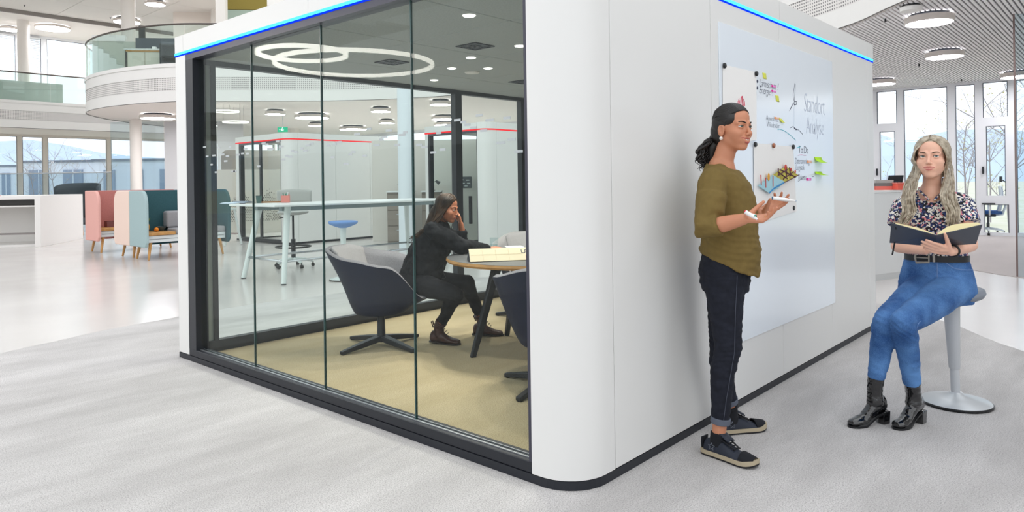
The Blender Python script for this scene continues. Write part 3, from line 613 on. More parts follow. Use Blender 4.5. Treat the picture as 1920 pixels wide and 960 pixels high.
# ================================================================== furniture inside the pod
NAVY = mat('navy_shell', '#161f3a', .6, spec=.2); GREYF = mat('grey_wool_fabric', '#8b8a90', .95, spec=.1, noise_amt=.2, noise_scale=160, bump=.25, bump_scale=500); GREYL = mat('light_grey_wool', '#a5a3a6', .95, spec=.1, noise_amt=.15, noise_scale=160, bump=.25, bump_scale=500)
def ease(a, b, x):
    t = max(0, min(1, (x-a)/(b-a))); return t*t*(3-2*t)
def rim_h(phi):
    a = abs(math.degrees(phi)); return .80-.07*ease(25, 80, a)-.05*ease(75, 118, a)-.265*ease(116, 166, a)
def shell_pt(phi, v, off=0.0):
    h = rim_h(phi); z = .285+(h-.285)*v
    r0 = .20; flare = min(1, v)**.72*(.92+.08*v); rx = (r0+(.375-r0)*flare-off); ry = (r0+(.385-r0)*flare-off)
    lean = .07*v*math.cos(phi)*ease(.3, 1, v)
    x = -(rx*math.cos(phi))-lean; y = ry*math.sin(phi)
    if math.cos(phi) < 0: x *= .93
    return Vector((x, y, z))
def tub_chair(label, loc, rz, foot_rz, inner=GREYF):
    """faces local +x"""
    c = thing('tub_chair', label, 'chair', loc, rz, 'tub chairs in the pod')
    n = 56; R = [0, .02, .08, .18, .3, .45, .6, .75, .88, 1.0]
    mb = MB(); mb.add([(0, 0, .28)], []); vs = []; fs = []
    for v in R:
        for k in range(n): vs.append(shell_pt(2*PI*k/n-PI, v))
    mb.v = [Vector((0, 0, .283))]+vs; m = len(R)
    mb.f = [[0, 1+(k+1) % n, 1+k] for k in range(n)]+[[1+i*n+k, 1+i*n+(k+1) % n, 1+(i+1)*n+(k+1) % n, 1+(i+1)*n+k] for i in range(m-1) for k in range(n)]; mb.mi = [0]*len(mb.f)
    obj('shell', mb, NAVY, c, smooth=True)
    mb = MB(); vs = []
    rings = [('o', 1.0)]+[('i', v) for v in (1.0, .9, .75, .55, .38)]
    for ty, v in rings:
        for k in range(n):
            ph = 2*PI*k/n-PI
            if ty == 'o': p = shell_pt(ph, v)
            else:
                p = shell_pt(ph, v, .045+.01*(1-v)); p.z = max(p.z, .43) if v < 1 else p.z+.012
                if v == 1.0: p = shell_pt(ph, 1.0, .022); p.z += .016
            vs.append(p)
    mb.v = vs+[Vector((0, 0, .43))]; m = len(rings)
    mb.f = [[i*n+k, (i+1)*n+k, (i+1)*n+(k+1) % n, i*n+(k+1) % n] for i in range(m-1) for k in range(n)]+[[(m-1)*n+k, m*n, (m-1)*n+(k+1) % n] for k in range(n)]; mb.f = [f[::-1] for f in mb.f]; mb.mi = [0]*len(mb.f)
    obj('inner_lining', mb, inner, c, smooth=True)
    obj('seat_cushion', MB().lathe([(.001, .405), (.16, .407), (.21, .42), (.222, .44), (.21, .462), (.16, .475), (.001, .478)], (.02, 0, 0), 36), inner, c, smooth=True)
    def bc(u, v):
        ph = (u-.5)*1.7; h = rim_h(ph); d = .055+.05*(1-abs(2*u-1)**3)*(1-abs(2*v-1)**3); vv = .42+v*.60; p = shell_pt(ph, min(vv, 1.02), d); return p
    mb = MB().grid(bc, 15, 9); obj('back_cushion', mb, GREYL, c, smooth=True, solid=.02)
    b = thing  # base
    obj('pedestal', MB().lathe([(.045, .05), (.034, .07), (.03, .27), (.07, .285), (.12, .287)], (0, 0, 0), 24), DARK, c, smooth='auto')
    for k in range(4):
        a = k*PI/2+foot_rz-rz; d = Vector((math.cos(a), math.sin(a), 0)); s = Vector((-d.y, d.x, 0))
        P = []
        for t, w, z0, z1 in ((.0, .035, .06, .105), (.2, .028, .035, .075), (.39, .02, .016, .042)):
            P += [d*t-s*w+Vector((0, 0, z0)), d*t+s*w+Vector((0, 0, z0)), d*t+s*w+Vector((0, 0, z1)), d*t-s*w+Vector((0, 0, z1))]
        fs = [(3, 2, 1, 0), (8, 9, 10, 11)]
        for i in (0, 4): fs += [(i+j, i+(j+1) % 4, i+4+(j+1) % 4, i+4+j) for j in range(4)]
        leg = obj('foot_arm', MB().add(P, fs), DARK, c, bev=.006); obj('glide', MB().lathe([(.016, .0125), (.018, .02)], d*.37, 12), BLACK, leg)
    return c
FLZ = .0; TC = Vector((1.895, 1.797))
def face(c): d = TC-Vector(c); return math.atan2(d.y, d.x)
C1 = (1.19, 2.84); C2 = (1.185, 1.065); C3 = (2.82, 2.62)
tub_chair('navy tub chair with grey lining, the seated woman in black sits on it', (*C1, 0), math.atan2(-.86, .5), 0.03)
tub_chair('navy tub chair in front of the table, half hidden by the pod corner', (*C2, 0), face(C2), math.radians(95), GREYF)
tub_chair('grey lined tub chair on the far side of the table', (*C3, 0), face(C3), .3, GREYL)
tb = thing('meeting_table', 'round meeting table with dark top, oak edge and black splayed legs', 'table', (TC.x, TC.y, 0))
obj('table_top', MB().lathe([(.001, .738), (.692, .738), (.692, .741), (.001, .7412)], (0, 0, 0), 64), mat('dark_linoleum', '#4b4d50', .5), tb)
obj('edge_band', MB().lathe([(.60, .705), (.685, .707), (.70, .722), (.695, .739), (.69, .739)], (0, 0, 0), 64), WOOD, tb, smooth='auto')
obj('under_frame', MB().lathe([(.3, .69), (.3, .706), (.001, .706)], (0, 0, 0), 24), DARK, tb)
for a in (158, 248, 338, 68):
    a = math.radians(a); d = Vector((math.cos(a), math.sin(a), 0)); s = Vector((-d.y, d.x, 0)); P = []
    for t, z, w, th in ((.33, .70, .05, .035), (.545, .012, .028, .022)):
        for sx, sy in ((-1, -1), (1, -1), (1, 1), (-1, 1)): P.append(d*(t+sx*th)+s*(sy*w*.6)+Vector((0, 0, z)))
    obj('leg', MB().add(P, [(0, 1, 2, 3), (7, 6, 5, 4)]+[(i, 4+i, 4+(i+1) % 4, (i+1) % 4) for i in range(4)]), DARK, tb, bev=.008)
# tent calendar
ct = thing('desk_calendar', 'cream tent calendar with large black and red letters on the table', 'calendar', (0, 0, 0))
A = Vector((1.25, 1.875, .745)); Bv = Vector((1.64, 1.585, .745)); nrm = Vector((.6, .8, 0)); h = Vector((0, 0, .085))
a2, b2 = A+nrm*.075+h, Bv+nrm*.075+h; a3, b3 = A+nrm*.16, Bv+nrm*.16
th = Vector((0, 0, .003))
obj('front_face', MB().add([A, Bv, b2, a2], [(0, 1, 2, 3)]), mat('cream_card', '#cfc3a8', .7), ct, solid=.004)
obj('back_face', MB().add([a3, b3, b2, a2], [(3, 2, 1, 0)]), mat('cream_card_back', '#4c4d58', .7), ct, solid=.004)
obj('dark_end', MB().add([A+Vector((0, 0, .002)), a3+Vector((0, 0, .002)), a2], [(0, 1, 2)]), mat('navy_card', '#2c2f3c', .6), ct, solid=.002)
def on_face(u, v, off=.0032): 
    p = A.lerp(Bv, u).lerp(a2.lerp(b2, u), v); nn = (Bv-A).cross(a2-A).normalized(); return p+nn*off
g = MB()
for u in (.2, .4, .6): g.tube([on_face(u, .05), on_face(u, .9)], .0006, 4)
g.tube([on_face(.02, .5), on_face(.8, .5)], .0006, 4)
obj('printed_lines', g, mat('print_grey', '#b5a88d', .7), ct)
def letterS(u0, v0, su, sv, m):
    pts = [on_face(u0+su*x, v0+sv*y) for x, y in ((0, .9), (.0, .2), (.25, 0), (.5, .25), (.5, .75), (.75, 1), (1, .8), (1, .1))]
    return obj('printed_letter', MB().tube(spline(pts, 4), .0028, 5), m, ct)
letterS(.80, .55, .11, .3, INK); letterS(.86, .12, .1, .25, INKR)
CLEAR = glass('drinking_glass', '#f8fbfb', .6)
def tumbler(p, label, r=.038, h=.1):
    o = thing('water_glass', label, 'glass', (p[0], p[1], .742), group='glasses on the table')
    obj('glass_wall', MB().lathe([(r*.85, 0), (r, h), (r-.003, h), (r*.8, .012), (.001, .012)], (0, 0, 0), 28), CLEAR, o, smooth='auto'); obj('water', MB().lathe([(r*.78, .014), (r*.86, h*.45), (.001, h*.45)], (0, 0, 0), 24), glass('water_clear', '#eaf2f2', .4), o)
tumbler((2.06, 2.40), 'clear water glass beside the seated woman\'s wrist'); tumbler((2.33, 2.17), 'clear water glass at the edge of the pod corner')
o = obj('notebook', MB().box((2.26, 2.34, .747), (.2, .15, .01), rz=.9), mat('notebook_grey', '#cfd3d6', .6), bev=.002); tag(o, 'pale grey notebook lying under the seated woman\'s hand', 'notebook')
# ================================================================== things in the hall behind the pod
TOPW = mat('pale_table_top', '#e3e6e6', .35); LEGW = mat('white_tube', '#e2ebea', .4)
ht = thing('high_table', 'long white standing height table behind the pod glass', 'table', (0, 0, 0))
tx0, tx1, ty0, ty1, tz = 2.42, 5.75, 6.62, 7.85, 1.055
obj('table_top', MB().span((tx0, ty0, tz-.025), (tx1, ty1, tz)), TOPW, ht, bev=.004)
obj('beam', MB().span((tx0+.25, ty0+.25, tz-.09), (tx1-.25, ty0+.33, tz-.026)).span((tx0+.25, ty1-.33, tz-.09), (tx1-.25, ty1-.25, tz-.026)), mat('steel_grey', '#8d9a9c', .4, metal=.4), ht)
legs = []
for x, y, sx, sy in ((tx0+.33, ty0+.25, -1, -1), (tx0+.33, ty1-.25, -1, 1), (tx1-.33, ty0+.25, 1, -1), (tx1-.33, ty1-.25, 1, 1)):
    a = Vector((x, y, tz-.03)); b = Vector((x+sx*.17, y+sy*.17, .012)); legs.append((a, b))
    l = obj('leg', MB().tube([a, b], [.045, .032], 12), LEGW, ht, smooth='auto'); obj('foot', MB().lathe([(.034, .0005), (.034, .014)], (b.x, b.y, 0), 12), DARK, l)
fz = .3
def lp(l, z): t = (l[0].z-z)/(l[0].z-l[1].z); return l[0].lerp(l[1], t)
for i, j in ((0, 1), (0, 2), (1, 3), (2, 3)): obj('foot_rail', MB().tube([lp(legs[i], fz), lp(legs[j], fz)], .016, 10), CHROME, ht, smooth=True)
def tabp(x, y): return on(x, y, 2, tz)
# things on it
q = tabp(445, 381.5); mg = thing('magazine', 'open bluish magazine at the end of the high table', 'magazine', (q.x, q.y, tz+.001), .4)
for s in (-1, 1): obj('page_block', MB().grid(lambda u, v: Vector((s*u*.2, (v-.5)*.28, .004+.03*math.sin(u*PI)*(.8 if s > 0 else .4))), 8, 3), mat('bluish_page', '#c3d2e4', .6) if s < 0 else mat('grey_page', '#7d8898', .6), mg, solid=.006, smooth=True)
q = tabp(485.5, 381); cp = thing('cup', 'dark green paper cup on the high table', 'cup', (q.x, q.y, tz+.001))
obj('cup_body', MB().lathe([(.001, 0), (.033, 0), (.043, .105), (.04, .105), (.031, .008), (.001, .008)], (0, 0, 0), 24), mat('dark_green_card', '#44605c', .6), cp, smooth='auto'); obj('cup_rim', MB().lathe([(.0415, .1), (.045, .105), (.0425, .11), (.04, .105), (.0415, .1)], (0, 0, 0), 24, cap=False), mat('cup_rim_dark', '#2e4341', .5), cp, smooth=True)
q = tabp(512, 380); o = obj('wooden_tray', MB().span((-.16, -.05, 0), (.16, .05, .006)).span((-.16, -.05, .006), (.16, -.044, .02)).span((-.16, .044, .006), (.16, .05, .02)), mat('tray_wood', '#a4713e', .5), loc=(q.x, q.y, tz+.001), rz=-.6); tag(o, 'narrow brown wooden tray beside the pen box', 'tray')
q = tabp(535.5, 380); pb = thing('pen_box', 'coral pink pen box filled with pens on the high table', 'pen holder', (q.x, q.y, tz+.001), -.6)
w = .06; b = MB()
for a in ((-w, -w, w, -w+.004), (-w, w-.004, w, w), (-w, -w, -w+.004, w), (w-.004, -w, w, w)): b.span((a[0], a[1], 0), (a[2], a[3], .105))
b.span((-w, -w, 0), (w, w, .004)); obj('box_walls', b, mat('coral_card', '#e08a80', .6), pb)
for i, (c, dx, dy) in enumerate((('#1f8a6a', .0, .01), ('#1f8a6a', -.03, -.02), ('#e4e4e4', .03, .02), ('#d77a72', .05, -.03), ('#2a9c80', .02, -.03))):
    obj('pen', MB().tube([(dx*.4, dy*.4, .005), (dx*1.1, dy*1.1, .13+.012*(i % 3))], .006, 8), mat('pen_%d' % i, c, .4), pb, smooth='auto')
# high swivel chair
def star_base(par, r, z, m, n=5, a0=.2, castor=True):
    for k in range(n):
        a = a0+k*2*PI/n; d = Vector((math.cos(a), math.sin(a), 0)); l = obj('base_arm', MB().tube([(0, 0, z+.05), d*r*.6+Vector((0, 0, z+.035)), d*r+Vector((0, 0, z))], [.028, .024, .018], 8), m, par, smooth='auto')
        if castor: s = Vector((-d.y, d.x, 0)); obj('castor', MB().tube([d*r-s*.022+Vector((0, 0, .03)), d*r+s*.022+Vector((0, 0, .03))], .028, 14).tube([d*r+Vector((0, 0, .03)), d*r+Vector((0, 0, z))], .01, 8), BLACK, l, smooth='auto')
hs = thing('drafting_chair', 'grey high swivel chair with foot ring at the standing table', 'chair', (3.75, 8.4, 0), -2.2)
GSEAT = mat('pale_grey_upholstery', '#b7b8b5', .9, bump=.1)
star_base(hs, .3, .085, LEGW, a0=.5); obj('gas_column', MB().lathe([(.035, .09), (.035, .45), (.016, .45), (.016, .84)], (0, 0, 0), 18), DARK, hs, smooth='auto')
obj('foot_ring', MB().tube([(.27*math.cos(a), .27*math.sin(a), .33) for a in [k*PI/20 for k in range(40)]], .013, 8, closed=True).tube([(.27, 0, .33), (0, 0, .36), (-.27, 0, .33)], .01, 8).tube([(0, .27, .33), (0, 0, .36), (0, -.27, .33)], .01, 8), BLACK, hs, smooth=True)
obj('seat', MB().lathe([(.001, .83), (.12, .835), (.23, .86), (.25, .88), (.22, .905), (.001, .91)], (0, 0, 0), 36), GSEAT, hs, smooth=True); obj('lever', MB().tube([(0, 0, .83), (.1, -.2, .79)], .007, 6), BLACK, hs)
obj('back_pad', MB().grid(lambda u, v: Vector((-.25-.05*math.cos((u-.5)*2.2)+.02*v, .3*math.sin((u-.5)*2.2), 1.02+.2*v+.02*(1-(2*u-1)**2)*v)), 15, 6), GSEAT, hs, solid=.05, smooth=True, bev=0)
obj('back_bracket', MB().tube([(-.1, 0, .86), (-.26, 0, .9), (-.31, 0, 1.05)], .018, 8), LEGW, hs, smooth=True)
# blue wobble stool
def wobble_stool(label, loc, seat_z, m_seat, m_leg, m_base, base_r=.175, seat_r=.19, lean=(0, 0), rim=None, group='wobble stools', dish=.05):
    s = thing('wobble_stool', label, 'stool', loc, 0, group); lx, ly = lean
    bs = obj('base', MB().lathe([(.001, .07), (.03, .07), (.04, .058), (base_r*.55, .042), (base_r*.97, .022), (base_r, .015)], (0, 0, 0), 48), m_base, s, smooth='auto')
    obj('base_ring', MB().lathe([(base_r, .017), (base_r+.006, .012), (base_r, .0), (.001, .0)], (0, 0, 0), 48), rim or BLACK, bs)
    zc = seat_z-.07; M = lambda z: Vector((lx*z/seat_z, ly*z/seat_z, z))
    obj('inner_column', MB().tube([M(.05), M(zc*.52)], .024, 20), m_leg, s, smooth='auto')
    obj('outer_column', MB().tube([M(zc*.36), M(zc*.37), M(zc)], [.026, .029, .043], 24), m_leg, s, smooth='auto')
    r = seat_r; t = M(seat_z); R = Vector((0, 0, 1)).rotation_difference(Vector((lx, ly, seat_z)).normalized()).to_matrix()
    obj('seat', MB().lathe([(.001, -.075), (.05, -.073), (r*.6, -.05), (r*.93, -.02), (r, .0), (r*.97, .018), (r*.8, .022), (.001, .012)], t, 40, rot=R), m_seat, s, smooth=True)
    return s
wobble_stool('blue topped wobble stool behind the tub chair', (3.35, 6.46, 0), .79, mat('sky_blue_fabric', '#7ba0da', .9, bump=.1), LEGW, LEGW, .19, .2)
# partition, shelves and chairs further back
q = K(-6.9, 19.5); pt = thing('graphic_partition', 'pale partition with black halftone dot mountains behind the pod', 'partition', (q.x, q.y, 0), -.35)
obj('panel', MB().span((-1.3, -.02, 0), (.75, .02, 1.75)), mat('warm_glass_panel', '#ded9d0', .3), pt)
dm = MB(); rr = random.Random(5)
for i in range(34):
    for j in range(30):
        x = -.9+i*.045+(j % 2)*.022; z = .35+j*.045
        h1 = 1.35-abs(x+.55)*1.9; h2 = 1.3-abs(x-.2)*1.6
        if z < h1-.1*rr.random() or (z < h2-.15*rr.random() and rr.random() < .75): s = .016; dm.box((x, -.024, z), (s*1.3, .003, s*1.3), rot=Matrix.Rotation(.78, 3, 'Y'))
o = obj('dot_print', dm, mat('halftone_ink', '#3a3531', .7), pt); o['kind'] = 'stuff'
q = K(-7.3, 20.6); o = thing('rounded_screen', 'taupe rounded acoustic screen above the halftone partition', 'screen', (q.x, q.y, 0), -.35)
mb = MB(); pl_ = []
for cx_, cz_, a0 in ((.55, 2.15, 0), (-.9, 2.15, 90), (-.9, 1.0, 180), (.55, 1.0, 270)):
    for k in range(7): a = math.radians(a0+k*15); pl_.append((cx_+.18*math.cos(a), cz_+.18*math.sin(a)))
obj('screen_body', MB().prism(pl_, -.06, .06, f=lambda x, y, z: Vector((x, z, y))), mat('taupe_fabric', '#8a837c', .9), o); obj('screen_stand', MB().span((-.9, -.05, 0), (-.84, .05, .9)).span((.5, -.05, 0), (.56, .05, .9)), LEGW, o)
for lat, dep, lb in ((-6.35, 15.6, 'white trestle leg stool nearest to the halftone partition'),):
    q = K(lat, dep); st = thing('bar_stool', lb, 'stool', (q.x, q.y, 0), .3)
    obj('seat', MB().box((0, 0, .8), (.36, .36, .04)), LEGW, st, bev=.01)
    for sx in (-1, 1):
        for sy in (-1, 1): obj('leg', MB().tube([(sx*.14, sy*.14, .79), (sx*.24, sy*.24, 0.01)], .024, 8), LEGW, st)
    for sx in (-1, 1): obj('foot_bar', MB().tube([(sx*.21, -.21, .25), (sx*.21, .21, .25)], .012, 8), CHROME, st)
SHELF = mat('grey_brown_cabinet', '#7c756d', .6)
def shelf(p, w, h, rz, label):
    s = thing('filing_cabinet', label, 'cabinet', (p.x, p.y, 0), rz); obj('body', MB().span((-w/2, -.2, .0), (w/2, .2, h)), SHELF, s, bev=.01)
    obj('top_board', MB().span((-w/2-.02, -.22, h), (w/2+.02, .22, h+.03)), TOPW, s)
    for k in range(3): d = obj('drawer', MB().span((-w/2+.01, -.215, .06+k*(h-.1)/3), (w/2-.01, -.2, .04+(k+1)*(h-.1)/3)), mat('cabinet_front', '#8e867d', .55), s); obj('handle', MB().box((0, -.222, .06+(k+.7)*(h-.1)/3), (.14, .012, .016)), ALU, d)
    return s
RZV = math.atan2(-FW.x, FW.y)  # faces back towards the entrance side
shelf(K(-2.45, 15.6), .55, 1.12, RZV, 'grey brown cabinet left of the pale column'); shelf(K(-1.72, 15.2), .4, 1.12, RZV, 'grey brown cabinet between the pale column and the farther pod')
# plants of small dark objects on the cabinets: desk lamps
for lat, dep, lb in ((-2.42, 15.6, 'small black desk lamp left of the pale column'), (-1.72, 15.2, 'small black desk lamp right of the pale column')):
    q = K(lat, dep); d = thing('desk_lamp', lb, 'lamp', (q.x, q.y, 1.151), RZV); obj('foot', MB().lathe([(.07, 0), (.07, .012), (.01, .02)], (0, 0, 0), 20), BLACK, d); obj('arm', MB().tube([(0, 0, .01), (-.1, 0, .14), (.1, 0, .2)], .008, 6), BLACK, d); obj('head', MB().tube([(.08, 0, .21), (.16, 0, .15)], [.02, .045], 12), BLACK, d)
# office chair near the door of the farther pod
def office_chair(label, loc, rz, shell_m, mesh_m, seat_m, base_m, head=False, s=1.0):
    """faces local +x"""
    c = thing('office_chair', label, 'chair', loc, rz, 'office chairs'); c.scale = (s, s, s)
    star_base(c, .3, .09, base_m, 5, .3); obj('gas_column', MB().lathe([(.03, .1), (.03, .26), (.02, .26), (.02, .42)], (0, 0, 0), 16), DARK, c, smooth='auto')
    obj('mechanism', MB().box((0, 0, .42), (.28, .16, .05)), DARK, c, bev=.012)
    obj('seat', MB().grid(lambda u, v: Vector(((u-.5)*.48, (v-.5)*.48, .475+.02*(2*v-1)**2-.03*max(0, u-.7)*3)), 9, 9), seat_m, c, solid=.06, smooth=True)
    def bk(u, v): return Vector((-.23-.03*v-.05*math.sin(v*PI)*.6+.05*(2*u-1)**2, (u-.5)*(.44-.08*v), .52+.52*v))
    obj('backrest', MB().grid(bk, 9, 12), mesh_m, c, solid=.012, smooth=True)
    F = [bk(0, k/8) for k in range(9)]+[bk(k/6, 1) for k in range(1, 7)]+[bk(1, 1-k/8) for k in range(1, 9)]+[bk(1-k/6, 0) for k in range(1, 6)]
    obj('back_frame', MB().tube(F, .018, 8, closed=True), shell_m, c, smooth=True)
    obj('spine', MB().tube([(-.05, 0, .42), (-.26, 0, .45), (-.31, 0, .6), (-.33, 0, .85)], [.03, .03, .025, .018], 8), shell_m, c, smooth=True)
    for sy in (-1, 1):
        a = obj('armrest_post', MB().tube([(-.02, sy*.2, .44), (-.02, sy*.29, .46), (-.02, sy*.3, .66)], .018, 8), shell_m, c, smooth=True); obj('armrest_pad', MB().box((0, sy*.3, .68), (.24, .08, .03)), BLACK, a, bev=.01)
    if head: h = obj('headrest', MB().grid(lambda u, v: Vector((-.25-.02*(2*u-1)**2*-1, (u-.5)*.26, 1.14+.12*v)), 6, 4), BLACK, c, solid=.035, smooth=True); obj('headrest_arm', MB().tube([(-.32, 0, .95), (-.36, 0, 1.1), (-.27, 0, 1.18)], .012, 8), BLACK, h, smooth=True)
    return c
TEALM = mat('pale_teal_mesh', '#a9c4c6', .6); WPL = mat('white_plastic', '#d9dedf', .4)
q = on(886, 447, 2, 0.0); office_chair('white and teal office chair behind the glass pod door', (q.x, q.y, 0), 1.1, WPL, TEALM, mat('teal_seat', '#6f9a9a', .8), WPL)
# exit sign
q = at(530, 243, 21.5); ex = thing('exit_sign', 'small green illuminated exit sign hanging from the soffit', 'sign', (q.x, q.y, q.z), RZV)
obj('sign_panel', MB().box((0, 0, 0), (.3, .03, .15)), emis('exit_green', '#36c79a', 1.1), ex); pm = MB(); pm.box((-.02, -.018, .0), (.04, .004, .07)).box((.02, -.018, -.02), (.025, .004, .06), rot=Matrix.Rotation(.5, 3, 'Y')).box((-.08, -.018, 0), (.05, .004, .015)); pm.ell((.0, -.018, .052), (.015, .003, .015), n=8, m=6)
obj('running_figure', pm, emis('exit_white', '#f4fffb', 1.3), ex); obj('hanger', MB().tube([(0, 0, .07), (0, 0, SLAB0-q.z)], .01, 6), WPL, ex)
# dark wall panel with perforated sheet seen through the farther pod door
q = at(872, 342, 15.9); o = thing('wall_organiser', 'dark grey slotted wall organiser seen through the pod door', 'organiser', (q.x, q.y, q.z), RZV)
obj('plate', MB().box((0, 0, 0), (.3, .02, .26)), mat('organiser_grey', '#4a4d53', .5), o, bev=.01)
for i, (x, z) in enumerate(((-.07, .06), (.06, .05), (-.04, -.02), (.08, -.02), (.02, -.08))): obj('slot', MB().box((x, -.012, z), (.07, .006, .022)), mat('slot_light', '#d3d6d8', .5), o)
bw = thing('rear_wall_screen', 'plain off white partition wall behind the farther pod', 'partition', K(-1.0, 16.2), RZV); obj('panel', MB().span((-2.2, -.03, 0), (3.0, .03, 2.3)), mat('offwhite_partition', '#d9d6cf', .7), bw)
for k in range(3): obj('joint', MB().span((-.8+k*1.0, -.034, 0), (-.795+k*1.0, -.03, 2.3)), mat('joint_grey', '#a09d97', .7), bw)
# ================================================================== left side of the hall
# counter
rzA = math.atan2(2.05, 1.48)
ctr = thing('counter', 'long white standing counter with open knee space', 'counter', (2.43, 16.7, 0), 0)
d1 = Vector((3.915-2.43, 18.75-16.7, 0)).normalized(); d2 = Vector((-d1.y, d1.x, 0)); M3 = Matrix((d1, d2, UP)).transposed()
def cb_(a, b, c0=(0, 0, 0)): 
    a, b = Vector(a), Vector(b); return MB().box(M3@((a+b)/2), [abs(b[i]-a[i]) for i in range(3)], rot=M3)
obj('end_panel', cb_((0, 0, 0), (2.5, .12, 1.15)), WHITE2, ctr, bev=.004); obj('worktop', cb_((-.0, .12, 1.07), (2.5, 4.6, 1.15)), WHITE2, ctr, bev=.004)
obj('shelf', cb_((.12, .12, .9), (2.4, 4.6, .93)), WHITE2, ctr); obj('rear_panel', cb_((1.2, .12, 0), (1.26, 4.6, 1.06)), WHITE2, ctr); obj('foot_rail', cb_((.12, .12, .28), (.16, 4.6, .32)), mat('foot_rail_grey', '#8b8583', .4, metal=.5), ctr)
obj('plinth', cb_((.2, .12, 0), (1.2, 4.6, .05)), WHITE2, ctr)
def cpt(a, b, z): p = M3@Vector((a, b, 0)); return Vector((2.43+p.x, 16.7+p.y, z))
for a, b, w, l, h, c, lb in ((.6, 2.6, .5, .4, .09, '#2d9c82', 'green box on the white counter'), (.7, 2.0, .3, .3, .06, '#e2a49c', 'salmon folder on the white counter'), (.5, 1.2, .22, .3, .012, '#d8707a', 'red booklet lying on the white counter')):
    p = cpt(a, b, 1.151); o = obj('desk_box', MB().span((-w/2, -l/2, 0), (w/2, l/2, h)).span((-w/2-.006, -l/2-.006, h*.7), (w/2+.006, l/2+.006, h)), mat('box_'+c[1:], c, .6), loc=p, rz=.95, bev=.004); tag(o, lb, 'box')
# booth sofas
def booth(label, loc, rz, c_out, c_in, c_side, w=1.55, depth=.95, H=1.25):
    """seat faces local -y; screens wrap back and both sides; s = side panel toward the viewer"""
    b = thing('booth_sofa', label, 'sofa', loc, rz, 'high backed booth sofas'); z0 = .24
    OUT = mat('felt_'+c_out[1:], c_out, .95, spec=.1, noise_amt=.1, noise_scale=80); IN = mat('felt_'+c_in[1:], c_in, .95, spec=.1, noise_amt=.12, noise_scale=80)
    def side(x):
        pts = [(0, z0), (depth, z0), (depth, H)]+[(.16+(-.16)*math.sin(k*PI/14), H-.2+.2*math.cos(k*PI/14)) for k in range(8)]
        pts = [(depth, z0), (depth, H), (.2, H)]+[(.2-.2*math.sin(k*PI/16), H-.25+.25*math.cos(k*PI/16)) for k in range(1, 9)]+[(0, z0+.08), (.06, z0)]
        return MB().prism(pts, x, x+.06, f=lambda y, z, xx: Vector((xx, y, z)))
    obj('side_screen', side(0), OUT, b, bev=.02); obj('side_screen', side(w), IN if c_side is None else mat('felt_'+c_side[1:], c_side, .95), b, bev=.02)
    obj('back_screen', MB().span((.06, depth-.07, z0), (w, depth, H)), IN, b, bev=.015)
    bt = obj('bench_box', MB().span((.07, .1, .32), (w-.01, depth-.08, .44)), WPL, b, bev=.005); obj('drawer_line', MB().span((.1, .094, .375), (w-.04, .1, .38)), BLACK, bt)
    obj('side_shelf', MB().span((.065, .06, .445), (.55, depth-.08, .5)), WOOD, b, bev=.012)
    obj('seat_cushion', MB().span((.56, .08, .445), (w-.01, depth-.25, .55)), GREYL, b, bev=.03, seg=3); obj('back_cushion', MB().span((.56, depth-.27, .55), (w-.01, depth-.08, .86)), GREYL, b, bev=.04, seg=3)
    for sx in (.14, w-.1):
        for sy in (.16, depth-.14): obj('leg', MB().tube([(sx, sy, .32), (sx+(-.05 if sx < .5 else .05), sy+(-.04 if sy < .5 else .04), .008)], [.03, .018], 10), WOOD, b, smooth='auto')
    return b
rb = 0.0
D_ = .75
p = on(272, 478, 2, 0.0); p = at(272, 357, 12.4); b1 = booth('teal booth sofa with pale blue side screen, nearest to the pod', (p.x, p.y, 0), 0, '#a9bfc1', '#3d5f66', None, w=1.5, depth=D_)
b3 = booth('cream booth sofa standing back to back with the teal one', (p.x+1.56, p.y+2*D_+.012, 0), PI, '#c9857f', '#c9857f', '#ecd3c6', w=1.5, depth=D_)
p = at(183, 358, 14.0); b2 = booth('salmon pink booth sofa between the counter and the cream one', (p.x, p.y, 0), 0, '#eab4ab', '#c9857f', None, w=1.5, depth=D_)
rv = math.atan2(RT.y, RT.x)+.12
def inb(b, x, y, z): return Matrix.Translation(b.location)@Matrix.Rotation(rb, 4, 'Z')@Vector((x, y, z))
p = inb(b1, .3, .3, .502); o = thing('orange', 'single orange lying on the wooden side shelf', 'fruit', p); obj('fruit_body', MB().ell((0, 0, .038), (.04, .04, .038)), mat('orange_peel', '#f08a1e', .5, bump=.1), o, smooth=True); obj('stem', MB().lathe([(.005, .074), (.004, .08), (.001, .08)], (0, 0, 0), 8), mat('stem_green', '#5a6b2a', .6), o)
p = inb(b1, .18, .42, .502); o = thing('pineapple', 'small pineapple behind the orange on the side shelf', 'fruit', p); obj('fruit_body', MB().ell((0, 0, .08), (.05, .05, .08)), mat('pineapple_skin', '#b98a3a', .7, bump=.5, bump_scale=60), o, smooth=True); lf = MB()
for k in range(10): a = k*2.4; lf.tube([(0, 0, .14), (.03*math.cos(a), .03*math.sin(a), .2), (.06*math.cos(a), .06*math.sin(a), .23+.01*(k % 3))], [.012, .008, .001], 5)
obj('leaf_crown', lf, mat('leaf_green', '#6a7d3c', .6), o)
p = inb(b1, .45, .5, .502); o = thing('bowl', 'dark glass bowl on the side shelf of the teal sofa', 'bowl', p); obj('bowl_body', MB().lathe([(.05, 0), (.09, .05), (.095, .08), (.09, .08), (.08, .05), (.001, .01)], (0, 0, 0), 24), mat('smoked_bowl', '#3f4a4c', .3), o, smooth='auto'); obj('bowl_foot', MB().lathe([(.045, -.0), (.05, .004)], (0, 0, 0), 20), BLACK, o)
